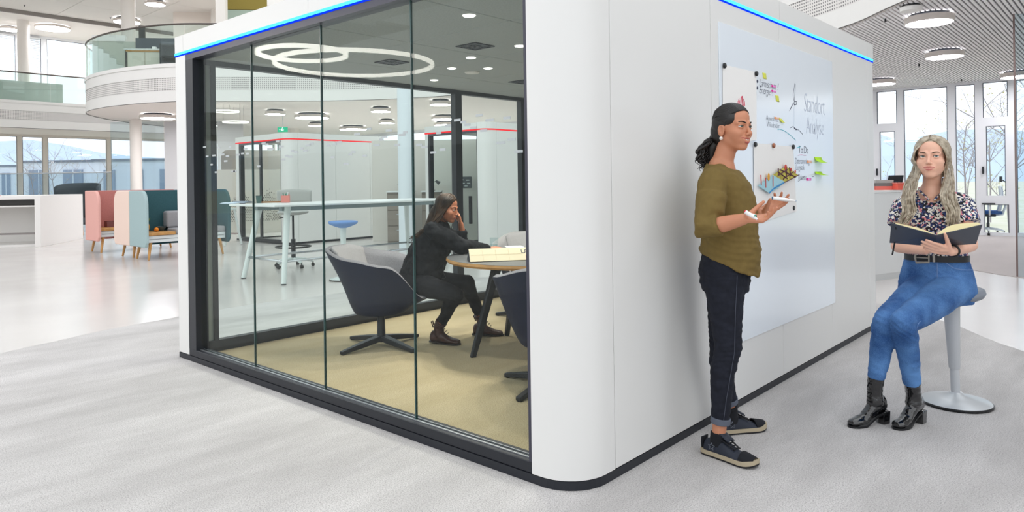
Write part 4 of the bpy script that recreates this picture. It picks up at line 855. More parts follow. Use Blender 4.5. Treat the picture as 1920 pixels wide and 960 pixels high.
p = inb(b2, .35, .4, .502); o = obj('desk_box', MB().span((-.08, -.08, 0), (.08, .08, .12)).span((-.083, -.083, .09), (.083, .083, .12)), mat('maroon_box', '#7a4a4a', .6), loc=p, rz=rb); tag(o, 'small maroon box inside the salmon booth', 'box')
# dark wing chair behind the counter
q = K(-12.05, 19.6); wc = thing('wing_chair', 'dark charcoal high wing chair behind the white counter', 'chair', (q.x, q.y, 0), rv)
CH = mat('charcoal_fabric', '#3d474c', .9)
def wing(u, v):
    a = (u-.5)*3.4; r = .55; return Vector((r*math.sin(a), -r*.8*math.cos(a)*-1, .35+v*(1.1-.12*abs(2*u-1)**3)))
obj('wing_back', MB().grid(wing, 21, 8), CH, wc, solid=.07, smooth=True); obj('seat', MB().lathe([(.45, .3), (.5, .36), (.48, .46), (.001, .48)], (0, .05, 0), 30), CH, wc, smooth='auto')
for k in range(4): a = k*PI/2+.78; obj('leg', MB().tube([(.3*math.cos(a), .3*math.sin(a), .31), (.36*math.cos(a), .36*math.sin(a), .01)], .02, 8), WOOD, wc)
# glass screens between counter zone and rear windows
gs = thing('glass_screen', 'tall clear glass screen with white halftone print left of the column', 'glass screen', (0, 0, 0))
A0, B0 = K(-17.5, 21.5), K(-11.9, 21.0)
for k in range(4):
    a = A0.lerp(B0, k/4); b = A0.lerp(B0, (k+1)/4); d = (b-a).normalized(); obj('pane', MB().add([a+d*.01, b-d*.01, b-d*.01+UP*1.75, a+d*.01+UP*1.75], [(0, 1, 2, 3)]), glass('screen_glass', '#eef4f6', .6), gs, solid=.012)
obj('top_rail', MB().tube([A0+UP*1.76, B0+UP*1.76], .018, 6), ALU, gs)
A1, B1 = K(-12.7, 22.4), K(-8.6, 22.7)
gr = thing('glass_partition', 'floor to ceiling frosted glass partition right of the round column', 'glass partition', (0, 0, 0)); FRO = mat('frosted_wall', '#c9c9cb', .35)
for k in range(5):
    a = A1.lerp(B1, k/5); b = A1.lerp(B1, (k+1)/5); d = (b-a).normalized(); obj('pane', MB().add([a+d*.008, b-d*.008, b-d*.008+UP*(SLAB0-.02), a+d*.008+UP*(SLAB0-.02)], [(0, 1, 2, 3)]), FRO if k > 1 else MATS['screen_glass'], gr, solid=.012)
# upper floor: desk, cabinet and screen behind the balustrade
def up(lat, dep): q = K(lat, dep); return Vector((q.x, q.y, SLAB1))
UD = thing('upper_desk', 'desk with grey screen board behind the balustrade', 'desk', up(-9.75, 19.7), rv)
obj('desk_top', MB().span((-.8, -.4, .72), (1.3, .4, .75)), TOPW, UD); obj('screen_board', MB().span((-.8, .4, .5), (1.3, .45, 1.2)), mat('charcoal_board', '#4b5159', .8), UD); obj('leg_frame', MB().span((-.78, -.38, 0), (-.72, .38, .72)).span((1.2, -.38, 0), (1.26, .38, .72)), DARK, UD); obj('binder', MB().span((-.72, .42, 1.2), (-.56, .48, 1.55)), BLACK, UD)
for k in range(7): obj('desk_item', MB().box((-.5+k*.16, .1, .78+.02*(k % 3)), (.1, .12, .06+.04*(k % 3))), mat('desk_item_%d' % (k % 3), ('#cfcfcf', '#6b6f76', '#e8e6e2')[k % 3], .5), UD)
UC = thing('upper_cabinet', 'low beige cabinet at the edge of the balcony', 'cabinet', up(-9.75, 18.85), rv); obj('body', MB().span((-.35, -.2, 0), (.55, .2, .55)), mat('beige_cabinet', '#cfc7ba', .6), UC); obj('top_board', MB().span((-.38, -.23, .55), (.58, .23, .58)), WOOD, UC)
for k in range(2): obj('door', MB().span((-.33+k*.44, -.215, .03), (.08+k*.44, -.2, .53)), mat('beige_cabinet_front', '#d9d2c6', .6), UC)
UC2 = thing('upper_dark_cabinet', 'dark open cabinet beside the beige one on the balcony', 'cabinet', up(-8.75, 18.6), rv); obj('body', MB().span((-.38, -.2, 0), (1.1, .2, .06)).span((-.38, .15, .06), (1.1, .2, .7)).span((-.38, -.2, .66), (1.1, .15, .7)).span((-.38, -.2, .06), (-.33, .15, .66)), mat('dark_carcass', '#34353a', .6), UC2); obj('shelf', MB().span((-.33, -.18, .34), (1.1, .15, .36)), MATS['dark_carcass'], UC2)
UP2 = thing('upper_side_panel', 'greenish grey desk side panel next to the column upstairs', 'desk panel', up(-11.3, 20.2), rv); obj('panel_body', MB().span((-.6, 0, 0), (.55, .05, 1.15)), mat('sage_panel', '#b9bdb2', .6), UP2); obj('panel_top', MB().span((-.6, -.02, 1.15), (.3, .07, 1.32)), WHITE2, UP2)
WR = struct('wall_upper', MB().box(up(-8.3, 25.2)+Vector((0, 0, 1.6)), (7.0, .1, 3.2), rz=rv), mat('warm_upper_wall', '#e6dcd4', .7), 'warm white rear wall of the upper floor')
yw = at(462, 12, 21.5); struct('wall_upper_olive', MB().box((yw.x, yw.y, 7.02), (1.2, .1, .74), rz=rv), mat('olive_wall', '#8a7a35', .8), 'olive coloured wall on the upper floor')
struct('wall_upper_green', MB().box((yw.x, yw.y, 5.5), (1.2, .1, 2.26), rz=rv), mat('sage_wall', '#a3b3a6', .8), 'sage coloured lower wall on the upper floor')
cq = at(415.5, 20, 20.8); struct('column_square', MB().box((cq.x, cq.y, (SLAB1+TOPZ)/2), (.27, .27, TOPZ-SLAB1+.1), rz=rv), COLM, 'square white column on the upper floor')
# bench parapet behind the far balustrade
struct('wall_parapet', MB().span((-8, 27.6, SLAB1), (6.0, 27.75, SLAB1+.75)), mat('parapet_grey', '#c3c8c2', .7), 'pale parapet along the upper windows')
# ================================================================== right side of the hall
cb2 = thing('white_cabinet', 'rounded white cabinet right behind the pod end', 'cabinet', (7.7, .92, 0), 0)
CW = mat('white_cabinet', '#e3e6e6', .35)
outl = [(p.x, p.y) for p in spline([(-.9, .9, 0), (-.9, .1, 0), (-.45, -.08, 0), (-.1, -.2, 0), (.2, -.3, 0), (.45, -.2, 0), (.8, .3, 0), (.8, .9, 0)], 5, closed=True)]
obj('body', MB().prism(outl, .08, 1.11), CW, cb2, smooth='auto'); obj('plinth', MB().prism([(x*.96, y*.96) for x, y in outl], 0.0, .078), mat('plinth_white', '#d3d6d6', .5), cb2); obj('top_board', MB().prism([(x*1.02, y*1.02) for x, y in outl], 1.112, 1.14), CW, cb2)
def flat_box(x, y, z, w, l, h, c, label, name='document_tray', rz=.75, gap=True):
    q = at(x, 350, y); o = thing(name, label, 'tray' if 'tray' in name else 'box', (q.x, q.y, z), rz); m = mat('tray_'+c[1:], c, .5)
    obj('shell', MB().span((-w/2, -l/2, 0), (w/2, l/2, .006)).span((-w/2, -l/2, .006), (-w/2+.006, l/2, h)).span((w/2-.006, -l/2, .006), (w/2, l/2, h)).span((-w/2, l/2-.006, .006), (w/2, l/2, h)).span((-w/2, -l/2, .006), (w/2, -l/2+.006, h*.6)), m, o)
    obj('papers', MB().span((-w/2+.01, -l/2+.01, .007), (w/2-.01, l/2-.01, h*.5)), PAPER, o); return o
flat_box(1651, 9.42, 1.141, .2, .26, .05, '#d96a5c', 'red document tray at the bottom of the stack'); flat_box(1651, 9.42, 1.192, .2, .26, .04, '#6f6a68', 'dark grey document tray in the middle of the stack'); flat_box(1652, 9.42, 1.233, .18, .24, .04, '#a9a6a2', 'light grey document tray on top of the stack')
q = at(1692, 350, 9.27); o = thing('storage_box', 'coral red box at the edge of the white cabinet', 'box', (q.x, q.y, 1.141), .75); obj('box_body', MB().span((-.07, -.1, 0), (.07, .1, .08)), mat('coral_box', '#e0604f', .5), o, bev=.004); obj('lid', MB().span((-.074, -.104, .08), (.074, .104, .095)), mat('coral_lid', '#d8776a', .5), o)
q = at(1678, 350, 9.62); o = thing('tablet', 'dark tablet leaning upright on the white cabinet', 'tablet', (q.x, q.y, 1.141), .75+PI/2+.3); R = Matrix.Rotation(-.25, 3, 'X'); obj('tablet_body', MB().box((0, 0, .1), (.26, .012, .19), rot=R), DARK, o, bev=.004); obj('screen', MB().box((0, -.008, .1), (.24, .002, .17), rot=R), mat('slate_screen', '#5b6f86', .2), o); obj('stand', MB().box((0, .06, .06), (.1, .008, .13), rot=Matrix.Rotation(.5, 3, 'X')), DARK, o)
BLS = mat('blue_seat', '#2f5f9e', .8); MESH = mat('grey_mesh', '#9aa4b4', .6)
q = on(1853, 440, 2, 0.0); office_chair('white framed office chair with blue seat and headrest by the windows', (q.x, q.y, 0), math.atan2(-RT.y, -RT.x)-.55, WPL, MESH, BLS, WPL, True, 1.02)
q = on(1782, 425, 2, 0.0); office_chair('office chair half hidden behind the seated blonde woman', (q.x+.55, q.y+.25, 0), .6, WPL, mat('dark_mesh', '#3d4552', .7), BLS, WPL, True, 1.0)
q = on(1810, 428, 2, 0.0); dk = thing('office_desk', 'white desk edge beside the office chair at the windows', 'desk', (q.x, q.y, 0), math.atan2(RT.y, RT.x)); obj('desk_top', MB().span((-.75, -.3, .72), (.25, .5, .75)), CW, dk); 
for sx in (-.7, .2): obj('leg', MB().span((sx-.03, -.02, 0), (sx+.03, .1, .72)), WPL, dk)
obj('pedestal', MB().span((-.2, .1, .02), (.15, .5, .6)), mat('pedestal_grey', '#a9a4a4', .6), dk)
# free standing glass edge at the right border
a = on(1907.5, 520, 2, 0.0); gp = thing('glass_partition', 'tall clear glass partition at the right edge', 'glass partition', (a.x, a.y, 0)); d = (K(8.0, 6.0)-a); d.z = 0; d.normalize(); d = (RT*.9-FW*.3).normalized()
obj('pane', MB().add([(0, 0, .01), d*1.6+UP*.01, d*1.6+UP*3.38, UP*3.38], [(0, 1, 2, 3)]), glass('partition_glass', '#eef5f8', .6), gp, solid=.012); obj('edge_profile', MB().box((0, 0, 1.7), (.02, .02, 3.38)), mat('bronze_profile', '#7d6a66', .5), gp)
# trees outside the windows
BARK = mat('bare_bark', '#a29ba0', .9); LEAFY = mat('yellow_leaves', '#d9cf86', .8, col2='#c3c79a', noise_scale=3)
def tree(p, h, seed, label, leaves=200, spread=1.0, group='bare trees outside the windows'):
    r = random.Random(seed); o = thing('bare_tree', label, 'tree', p, group=group); trunk = MB(); br = MB(); tips = []
    def grow(a, d, L, rad, lv):
        n = 4; pts = [a]; dd = d.copy()
        for k in range(n): dd = (dd+Vector((r.uniform(-.18, .18), r.uniform(-.18, .18), r.uniform(-.02, .1)))).normalized(); pts.append(pts[-1]+dd*L/n)
        (trunk if lv == 0 else br).tube(pts, [rad*(1-.55*k/n) for k in range(n+1)], 5 if lv else 8, cap=False)
        if lv >= 2: tips.extend(pts[1:])
        if lv < 4:
            for k in range(7 if lv == 0 else (4 if lv < 3 else 3)):
                i = r.randint(1, n); az = r.uniform(0, 2*PI); dv = (dd*r.uniform(.3, .8)+Vector((math.cos(az), math.sin(az), r.uniform(-.1, .6)))*spread).normalized(); grow(pts[i], dv, L*r.uniform(.42, .62), rad*.5*(1-.1*k/5), lv+1)
    grow(Vector((0, 0, -.1)), Vector((0, 0, 1)), h*.75, h*.0075, 0)
    obj('trunk', trunk, BARK, o, smooth=True); b = obj('branches', br, BARK, o); b['kind'] = 'stuff'
    if leaves:
        lm = MB()
        for k in range(leaves):
            t = r.choice(tips)+Vector((r.uniform(-.1, .1), r.uniform(-.1, .1), r.uniform(-.1, .1))); s = r.uniform(.02, .045); M = Matrix.Rotation(r.uniform(0, 6), 3, Vector((r.random(), r.random(), r.random()+.1)).normalized())
            lm.add([t+M@Vector(v) for v in ((-s, 0, 0), (0, -s*.5, 0), (s, 0, 0), (0, s*.5, .01))], [(0, 1, 2, 3)])
        l = obj('leaves', lm, LEAFY, o); l['kind'] = 'stuff'
for i, (x, dep, h, lf, lb) in enumerate([(1812, 24, 4.6, 160, 'slender young bare tree seen in the pane right of the blonde woman'), (1893, 20, 5.0, 200, 'larger bare tree with yellow leaves near the right edge'), (1990, 24, 6.0, 100, 'large bare tree beyond the glass partition'), (1665, 29, 2.6, 60, 'low bare shrub in the casement next to the pod'), (1762, 31, 3.0, 120, 'small yellow leaved tree behind the blonde woman'), (1856, 25, 4.0, 260, 'yellow green bush outside the right casement')]):
    q = at(x, 340, dep); tree((q.x, q.y, -.36), h, 11+i, lb, lf, .75)
for i, (x, dep, h, lb) in enumerate([(70, 33.5, 3.4, 'thin bare tree outside the left rear window'), (105, 34, 3.8, 'bare birch outside the rear window beside the column'), (180, 35, 3.2, 'bare sapling outside the middle rear window')]):
    q = at(x, 340, dep); tree((q.x, q.y, -.36), h, 31+i, lb, 30, .8)
# neighbouring buildings behind the rear windows
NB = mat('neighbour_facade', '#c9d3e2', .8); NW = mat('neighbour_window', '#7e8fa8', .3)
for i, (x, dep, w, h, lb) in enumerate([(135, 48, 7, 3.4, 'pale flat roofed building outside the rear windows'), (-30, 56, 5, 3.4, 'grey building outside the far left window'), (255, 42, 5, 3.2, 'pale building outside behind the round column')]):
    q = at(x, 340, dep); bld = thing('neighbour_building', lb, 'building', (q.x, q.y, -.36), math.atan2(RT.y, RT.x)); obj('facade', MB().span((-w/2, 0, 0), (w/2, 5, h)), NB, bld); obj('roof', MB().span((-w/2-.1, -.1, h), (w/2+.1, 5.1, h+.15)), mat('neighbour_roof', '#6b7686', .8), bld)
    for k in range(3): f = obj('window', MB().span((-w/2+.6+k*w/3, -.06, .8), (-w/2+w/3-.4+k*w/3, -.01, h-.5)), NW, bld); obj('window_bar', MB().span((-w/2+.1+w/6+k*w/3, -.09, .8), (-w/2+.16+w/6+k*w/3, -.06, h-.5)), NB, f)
for k in range(9):
    q = at(60+k*22, 345, 32+k % 3); o = obj('ornamental_grass', MB(), LAWN); mb = MB(); r = random.Random(k)
    for j in range(40): a = r.uniform(0, 6.28); s = r.uniform(.1, .35); mb.tube([(0, 0, 0), (s*.4*math.cos(a), s*.4*math.sin(a), .5), (s*math.cos(a), s*math.sin(a), .8+r.random()*.3)], [.012, .01, .002], 4)
    bpy.data.objects.remove(o); o = obj('ornamental_grass', mb, mat('grass_green', '#a9b670', .9), loc=(q.x, q.y, -.36)); tag(o, 'tuft of pale green grass outside the rear windows', 'grass', 'grass tufts outside the rear windows')
# ================================================================== people
def loft(mb, rings, n=24, cap=True):
    """rings: (centre, axis_a, axis_b) with half lengths in the axes"""
    vs = []; m = len(rings)
    for c, a, b in rings:
        for k in range(n): t = 2*PI*k/n; vs.append(Vector(c)+Vector(a)*math.cos(t)+Vector(b)*math.sin(t))
    fs = [(i*n+k, i*n+(k+1) % n, (i+1)*n+(k+1) % n, (i+1)*n+k) for i in range(m-1) for k in range(n)]
    if cap: fs += [tuple(range(n-1, -1, -1)), tuple((m-1)*n+k for k in range(n))]
    return mb.add(vs, fs)
def fuse(mb, voxel=.005, smooth=4, disp=None, factor=.5):
    """grow one continuous skin around overlapping shapes"""
    me = mb.mesh('tmp'); bm = bmesh.new(); bm.from_mesh(me); bmesh.ops.recalc_face_normals(bm, faces=bm.faces); bm.to_mesh(me); bm.free()
    o = bpy.data.objects.new('tmp', me); COL.objects.link(o)
    r = o.modifiers.new('r', 'REMESH'); r.mode = 'VOXEL'; r.voxel_size = voxel
    if smooth: s = o.modifiers.new('s', 'SMOOTH'); s.factor = factor; s.iterations = smooth
    out = bpy.data.meshes.new_from_object(o.evaluated_get(bpy.context.evaluated_depsgraph_get()))
    bpy.data.objects.remove(o); bpy.data.meshes.remove(me)
    if disp:
        N = [v.normal.copy() for v in out.vertices]
        for v, nn in zip(out.vertices, N): v.co = v.co+disp(v.co.copy(), nn)
        out.update()
    return out
def frame(fwd, upv=UP):
    """columns: her right, forward, up"""
    f = Vector(fwd).normalized(); u = Vector(upv); u = (u-f*u.dot(f)).normalized(); r = f.cross(u); return Matrix((r, f, u)).transposed()
def cv(lat, dep, z=0.0): return RT*lat+FW*dep+UP*z       # direction given as right / away / up of the viewpoint
def add_hand(mb, wrist, d, n, side, curl=(.5, .5, .5, .5), spread=.10, thumb=(.5, .8, .25), size=1.0, tcurl=.3):
    """d finger direction, n direction the palm faces, side=+1: thumb lies toward d x n"""
    d = Vector(d).normalized(); n = Vector(n); n = (n-d*n.dot(d)).normalized(); s = d.cross(n)*side; w = Vector(wrist); k = size; tips = []; mids = []; add_hand.mids = mids
    offs = (.027, .009, -.009, -.026); lens = (.070, .078, .072, .056); ml = (.084, .086, .081, .074)
    for o, L, m, c in zip(offs, lens, ml, curl):
        b = w+d*.012*k+s*o*.55*k; kn = w+d*m*k+s*o*k; mb.cap(b, .0125*k, kn, .0105*k, n=10)
        dd = (d+s*(o/.027)*spread).normalized(); p = kn; a = 0
        for f, r0, r1, cc in ((.46, .0092, .0083, .75), (.30, .0083, .0076, 1.0), (.24, .0076, .0064, .8)):
            a += c*cc; v = dd*math.cos(a)+n*math.sin(a); q = p+v*L*f*k; mb.cap(p, r0*k, q, r1*k, n=10); mids.append((p.lerp(q, .45), v)); p = q
        tips.append(p)
    mb.cap(w+d*.03*k+s*.006*k-n*.0*k, .016*k, w+d*.06*k-s*.004*k, .015*k, n=10)
    td = (d*thumb[0]+s*thumb[1]+n*thumb[2]).normalized(); p = w+d*.018*k+s*.014*k; a = 0
    for L, r0, r1 in ((.046, .0155, .012), (.034, .0112, .0098), (.026, .0098, .0078)):
        v = (td*math.cos(a)+(d*.6-s*.5+n*.4).normalized()*math.sin(a)).normalized(); q = p+v*L*k; mb.cap(p, r0*k, q, r1*k, n=10); p = q; a += tcurl
    tips.append(p); return tips
def add_foot(mb, ankle, toe_dir, L=.24, heel=None, z=.0):
    f = Vector((toe_dir.x, toe_dir.y, 0)).normalized(); a = Vector(ankle); g = lambda x, zz: Vector((a.x, a.y, 0))+f*x+Vector((0, 0, z+zz))
    if heel is not None: mb.cap(a, .026, g(0, .06+heel), .02); mb.cap(g(-.02, .055+heel), .016, g(.03, .05+heel*.6), .018); mb.cap(g(.03, .05+heel*.6), .018, g(.12, .032), .007, sx=1.5, side=Vector((-f.y, f.x, 0))); return
    mb.cap(a, .028, g(-.005, .055), .026); mb.cap(g(-.035, .045), .02, g(.03, .048), .024); mb.cap(g(.0, .052), .024, g(.10, .036), .014, sx=1.3, side=Vector((-f.y, f.x, 0))); mb.cap(g(.10, .034), .012, g(.145, .03), .009, sx=2.0, side=Vector((-f.y, f.x, 0)))
def folds(amp, freq, stretch=(1, 1, 1), seed=0.0):
    def f(p, n):
        q = Vector((p.x*stretch[0], p.y*stretch[1], p.z*stretch[2]))*freq+Vector((seed, seed*.7, seed*1.3))
        return n*(amp*(noise.noise(q)+.5*noise.noise(q*2.1)))
    return f
def strands(mb, guides, count, jitter, r, n=5, wave=0.0, wfreq=3.0, rnd=None, seg=12, spread_end=1.0):
    rnd = rnd or random.Random(1)
    for g in guides:
        for k in range(count):
            o = Vector((rnd.gauss(0, 1), rnd.gauss(0, 1), rnd.gauss(0, 1)))*jitter; ph = rnd.uniform(0, 6.28); pts = spline(g, max(2, seg//(len(g)-1))); m = len(pts); q = []
            for i, p in enumerate(pts):
                t = i/(m-1); wv = Vector((math.sin(ph+t*wfreq*6.28), math.cos(ph*1.3+t*wfreq*6.28), 0))*wave*t
                q.append(p+o*(.5+spread_end*t*.5)+wv)
            rr = r*rnd.uniform(.7, 1.2); mb.tube(q, [rr*(.75+.25*math.sin(PI*min(1, i/m*1.6)))*(1-.75*max(0, i/m-.6)/.4) for i in range(m)], n)
def scalp(mb, g, c0, r0, a, md, b, r, rd, n=15, lift=1.0, end=None):
    c0v = Vector(c0); P = []; sp_ = spline([a, md, b], (n-1)//2); n = len(sp_)
    for i in range(n):
        q = sp_[i]-c0v; k = math.sqrt(sum((q[j]/r0[j])**2 for j in range(3))); P.append(g(*(c0v+q/k*(lift+rd.uniform(-.006, .006)))))
    if end: P += [Vector(e) for e in end]
    m = len(P); mb.tube(P, [r*(.55+.45*math.sin(PI*min(1, .25+i/m)))*(1 if i < m-1 else .3) for i in range(m)], 5)
def belt_loop(c, a, b, z, r, h, m, name, par, n=40):
    pts = [Vector(c)+Vector(a)*math.cos(2*PI*k/n)+Vector(b)*math.sin(2*PI*k/n)+UP*z for k in range(n)]
    return obj(name, MB().tube(pts, r, 8, closed=True, flat=h), m, par, smooth=True)

import numpy as np
import openvdb
def sdf_head(R, c, s, extra, smile=0.0, mouth_open=0.0, vox=.0021, zmin=-.26, jaw=1.0):
    """one smooth surface for head, face, ears, neck and collar; returns verts (world), quads, lip weights"""
    xs = np.arange(-.125, .1251, vox); ys = np.arange(-.135, .1301, vox); zs = np.arange(zmin, .125, vox)
    X, Y, Z = np.meshgrid(xs, ys, zs, indexing='ij'); X = X.astype(np.float32); Y = Y.astype(np.float32); Z = Z.astype(np.float32); A = np.abs(X)
    A = A*(1+.13*np.clip((-.02-Z)/.075, 0, 1)**1.3)
    def ell(p, r, sym=True):
        x = ((A if sym else X)-p[0]); y = Y-p[1]; z = Z-p[2]
        k0 = np.sqrt((x/r[0])**2+(y/r[1])**2+(z/r[2])**2); k1 = np.sqrt((x/r[0]**2)**2+(y/r[1]**2)**2+(z/r[2]**2)**2)+1e-9
        return k0*(k0-1)/k1
    def cap(a, b, r0, r1, sym=True):
        ax, ay, az = (A if sym else X)-a[0], Y-a[1], Z-a[2]; v = np.array(b)-np.array(a); L = float(v@v)
        t = np.clip((ax*v[0]+ay*v[1]+az*v[2])/L, 0, 1); return np.sqrt((ax-v[0]*t)**2+(ay-v[1]*t)**2+(az-v[2]*t)**2)-(r0+(r1-r0)*t)
    def smin(a, b, k): h = np.clip(.5+.5*(b-a)/k, 0, 1); return b+(a-b)*h-k*h*(1-h)
    def ssub(a, b, k): return -smin(-a, b, k)
    d = ell((0, -.018, .032), (.071, .088, .076))
    d = smin(d, ell((0, .020, -.026), (.058, .062, .080)), .02); d = smin(d, ell((0, .028, .046), (.055, .049, .046)), .02)
    d = smin(d, cap((.046, -.006, -.056), (.014, .054, -.093*jaw), .012, .011), .025); d = smin(d, ell((0, .060, -.091*jaw), (.017, .017, .015)), .016)
    d = smin(d, ell((.041, .044, -.026), (.021, .024, .018)), .022); d = smin(d, ell((.032, .046, -.046), (.02, .02, .024)), .02); d = smin(d, ell((.037, .050+.003*smile, -.030), (.016+.002*smile, .018, .014)), .014)
    d = smin(d, cap((.014, .079, .018), (.044, .061, .017), .0075, .007), .014)
    d = ssub(d, ell((.030, .090, .000), (.017, .0155, .0115)), .012)
    d = smin(d, cap((0, .079, .010), (0, .0965, -.029), .0062, .0078), .010); d = smin(d, ell((0, .0985, -.032), (.0085, .0085, .0078)), .006); d = smin(d, ell((.0098, .0895, -.0355), (.0062, .0085, .0062)), .005)
    d = ssub(d, ell((.0052, .093, -.0415), (.0028, .005, .0025)), .003)
    d = smin(d, ell((0, .066, -.060), (.029, .022, .023)), .014)
    d = ssub(d, cap((0, .096, -.046), (0, .095, -.050), .0025, .0025), .006)
    A = np.abs(X)
    zc = -.0605; cw = .0215+.0055*smile; cz = zc+.0015+.0058*smile; ly = -.0016*smile
    col = d[np.argmin(abs(xs-cw)), :, np.argmin(abs(zs-cz))]; ins = np.where(col < 0)[0]; cy = float(ys[ins[-1]])+.0006 if len(ins) else .078
    ul1 = cap((0, .0888+ly, -.0565+.0008*smile), (.009, .0872+ly, -.0552+.0008*smile), .0038, .0040); ul2 = cap((.009, .0872+ly, -.0552+.0008*smile), (cw, cy, cz), .0040, .0018)
    ll = cap((0, .0868+ly, -.0672-.0065*mouth_open), (.009, .0845+ly, -.0665-.0058*mouth_open), .0052, .0048); ll2 = cap((.009, .0845+ly, -.0665-.0058*mouth_open), (cw*.96, cy-.0005, cz-.0008), .0048, .0018)
    lipd = np.minimum(np.minimum(ul1, ul2), np.minimum(ll, ll2))
    d = smin(d, lipd, .0045)
    d = ssub(d, cap((0, .0935+ly, zc-.0010-.0024*mouth_open), (cw*.55, .0895+ly, (zc+cz)/2-.0012-.0016*mouth_open), .0008+.0042*mouth_open, .0007+.0034*mouth_open), .0022); d = ssub(d, cap((cw*.55, .0895+ly, (zc+cz)/2-.0012-.0016*mouth_open), (cw*.95, cy+.0022, cz-.0004), .0007+.0022*mouth_open, .0006), .002)
    d = ssub(d, cap((cw+.0060, .077, cz+.005), (cw+.0085, .072, cz-.010), .0006, .0006), .004+.003*smile)
    # lids
    ec = (.030, .0665, .0); ex = A-ec[0]; ez = Z-ec[2]-.06*ex; t = np.clip(1-(ex/.0148)**2, 0, 1)
    ball = np.sqrt((A-ec[0])**2+(Y-ec[1])**2+(Z-ec[2])**2)-.0146
    alm = np.maximum(np.maximum(ez-(.0062-.0004*smile)*t**.8, -(.0048-.0006*smile)*t**.8-ez), ec[1]-Y)
    lid = np.maximum(ball, -alm); d = smin(d, lid, .004); d = np.maximum(d, -np.maximum(alm, ball-.006))
    # ears
    A = np.abs(X); ear = ell((.0685, -.012, -.012), (.0085, .019, .031)); ear = ssub(ear, ell((.076, -.007, -.010), (.0055, .010, .017)), .004); d = smin(d, ear, .006)
    # neck and given extra shapes (world space capsules)
    Rn = np.array(R); cn = np.array(c)
    for p0, r0, p1, r1, k in extra:
        a = (Rn.T@(np.array(p0)-cn))/s; b = (Rn.T@(np.array(p1)-cn))/s; d = smin(d, cap(a, b, r0/s, r1/s, sym=False), k)
    g = openvdb.FloatGrid(.01); g.copyFromArray(d.astype(np.float32)); P, Q = g.convertToQuads(isovalue=0.0)
    P = P*vox+np.array([xs[0], ys[0], zs[0]])
    Ap = np.abs(P[:, 0])
    def capv(a, b, r0, r1):
        v = np.array(b)-np.array(a); q = np.stack([Ap, P[:, 1], P[:, 2]], 1)-np.array(a); t = np.clip(q@v/(v@v), 0, 1); return np.linalg.norm(q-np.outer(t, v), axis=1)-(r0+(r1-r0)*t)
    m = np.minimum(np.minimum(capv((0, .0888+ly, -.0565+.0008*smile), (.009, .0872+ly, -.0552+.0008*smile), .0038, .0040), capv((.009, .0872+ly, -.0552+.0008*smile), (cw, cy, cz), .0040, .0018)), np.minimum(capv((0, .0868+ly, -.0672-.0065*mouth_open), (.009, .0845+ly, -.0665-.0058*mouth_open), .0052, .0048), capv((.009, .0845+ly, -.0665-.0058*mouth_open), (cw*.96, cy-.0005, cz-.0008), .0048, .0018)))
    lip = np.clip(1-m/.0012, 0, 1)*(P[:, 1] > .06)
    V = (P*s)@Rn.T+cn
    return V, Q[:, ::-1], lip
def skin_mat(name, col, lipc):
    m = mat(name, col, .48, sss=.1); nt = m.node_tree; b = nt.nodes['Principled BSDF']; L = nt.links.new
    at_ = nt.nodes.new('ShaderNodeAttribute'); at_.attribute_name = 'lip'; tc = nt.nodes.new('ShaderNodeTexCoord'); n = nt.nodes.new('ShaderNodeTexNoise'); n.inputs['Scale'].default_value = 35; L(tc.outputs['Object'], n.inputs['Vector'])
    m1 = nt.nodes.new('ShaderNodeMix'); m1.data_type = 'RGBA'; a = lin(col); m1.inputs['A'].default_value = a; m1.inputs['B'].default_value = (a[0]*.95, a[1]*.86, a[2]*.84, 1); L(n.outputs['Fac'], m1.inputs['Factor'])
    m2 = nt.nodes.new('ShaderNodeMix'); m2.data_type = 'RGBA'; m2.inputs['B'].default_value = lin(lipc); L(m1.outputs['Result'], m2.inputs['A']); L(at_.outputs['Fac'], m2.inputs['Factor']); L(m2.outputs['Result'], b.inputs['Base Color'])
    return m
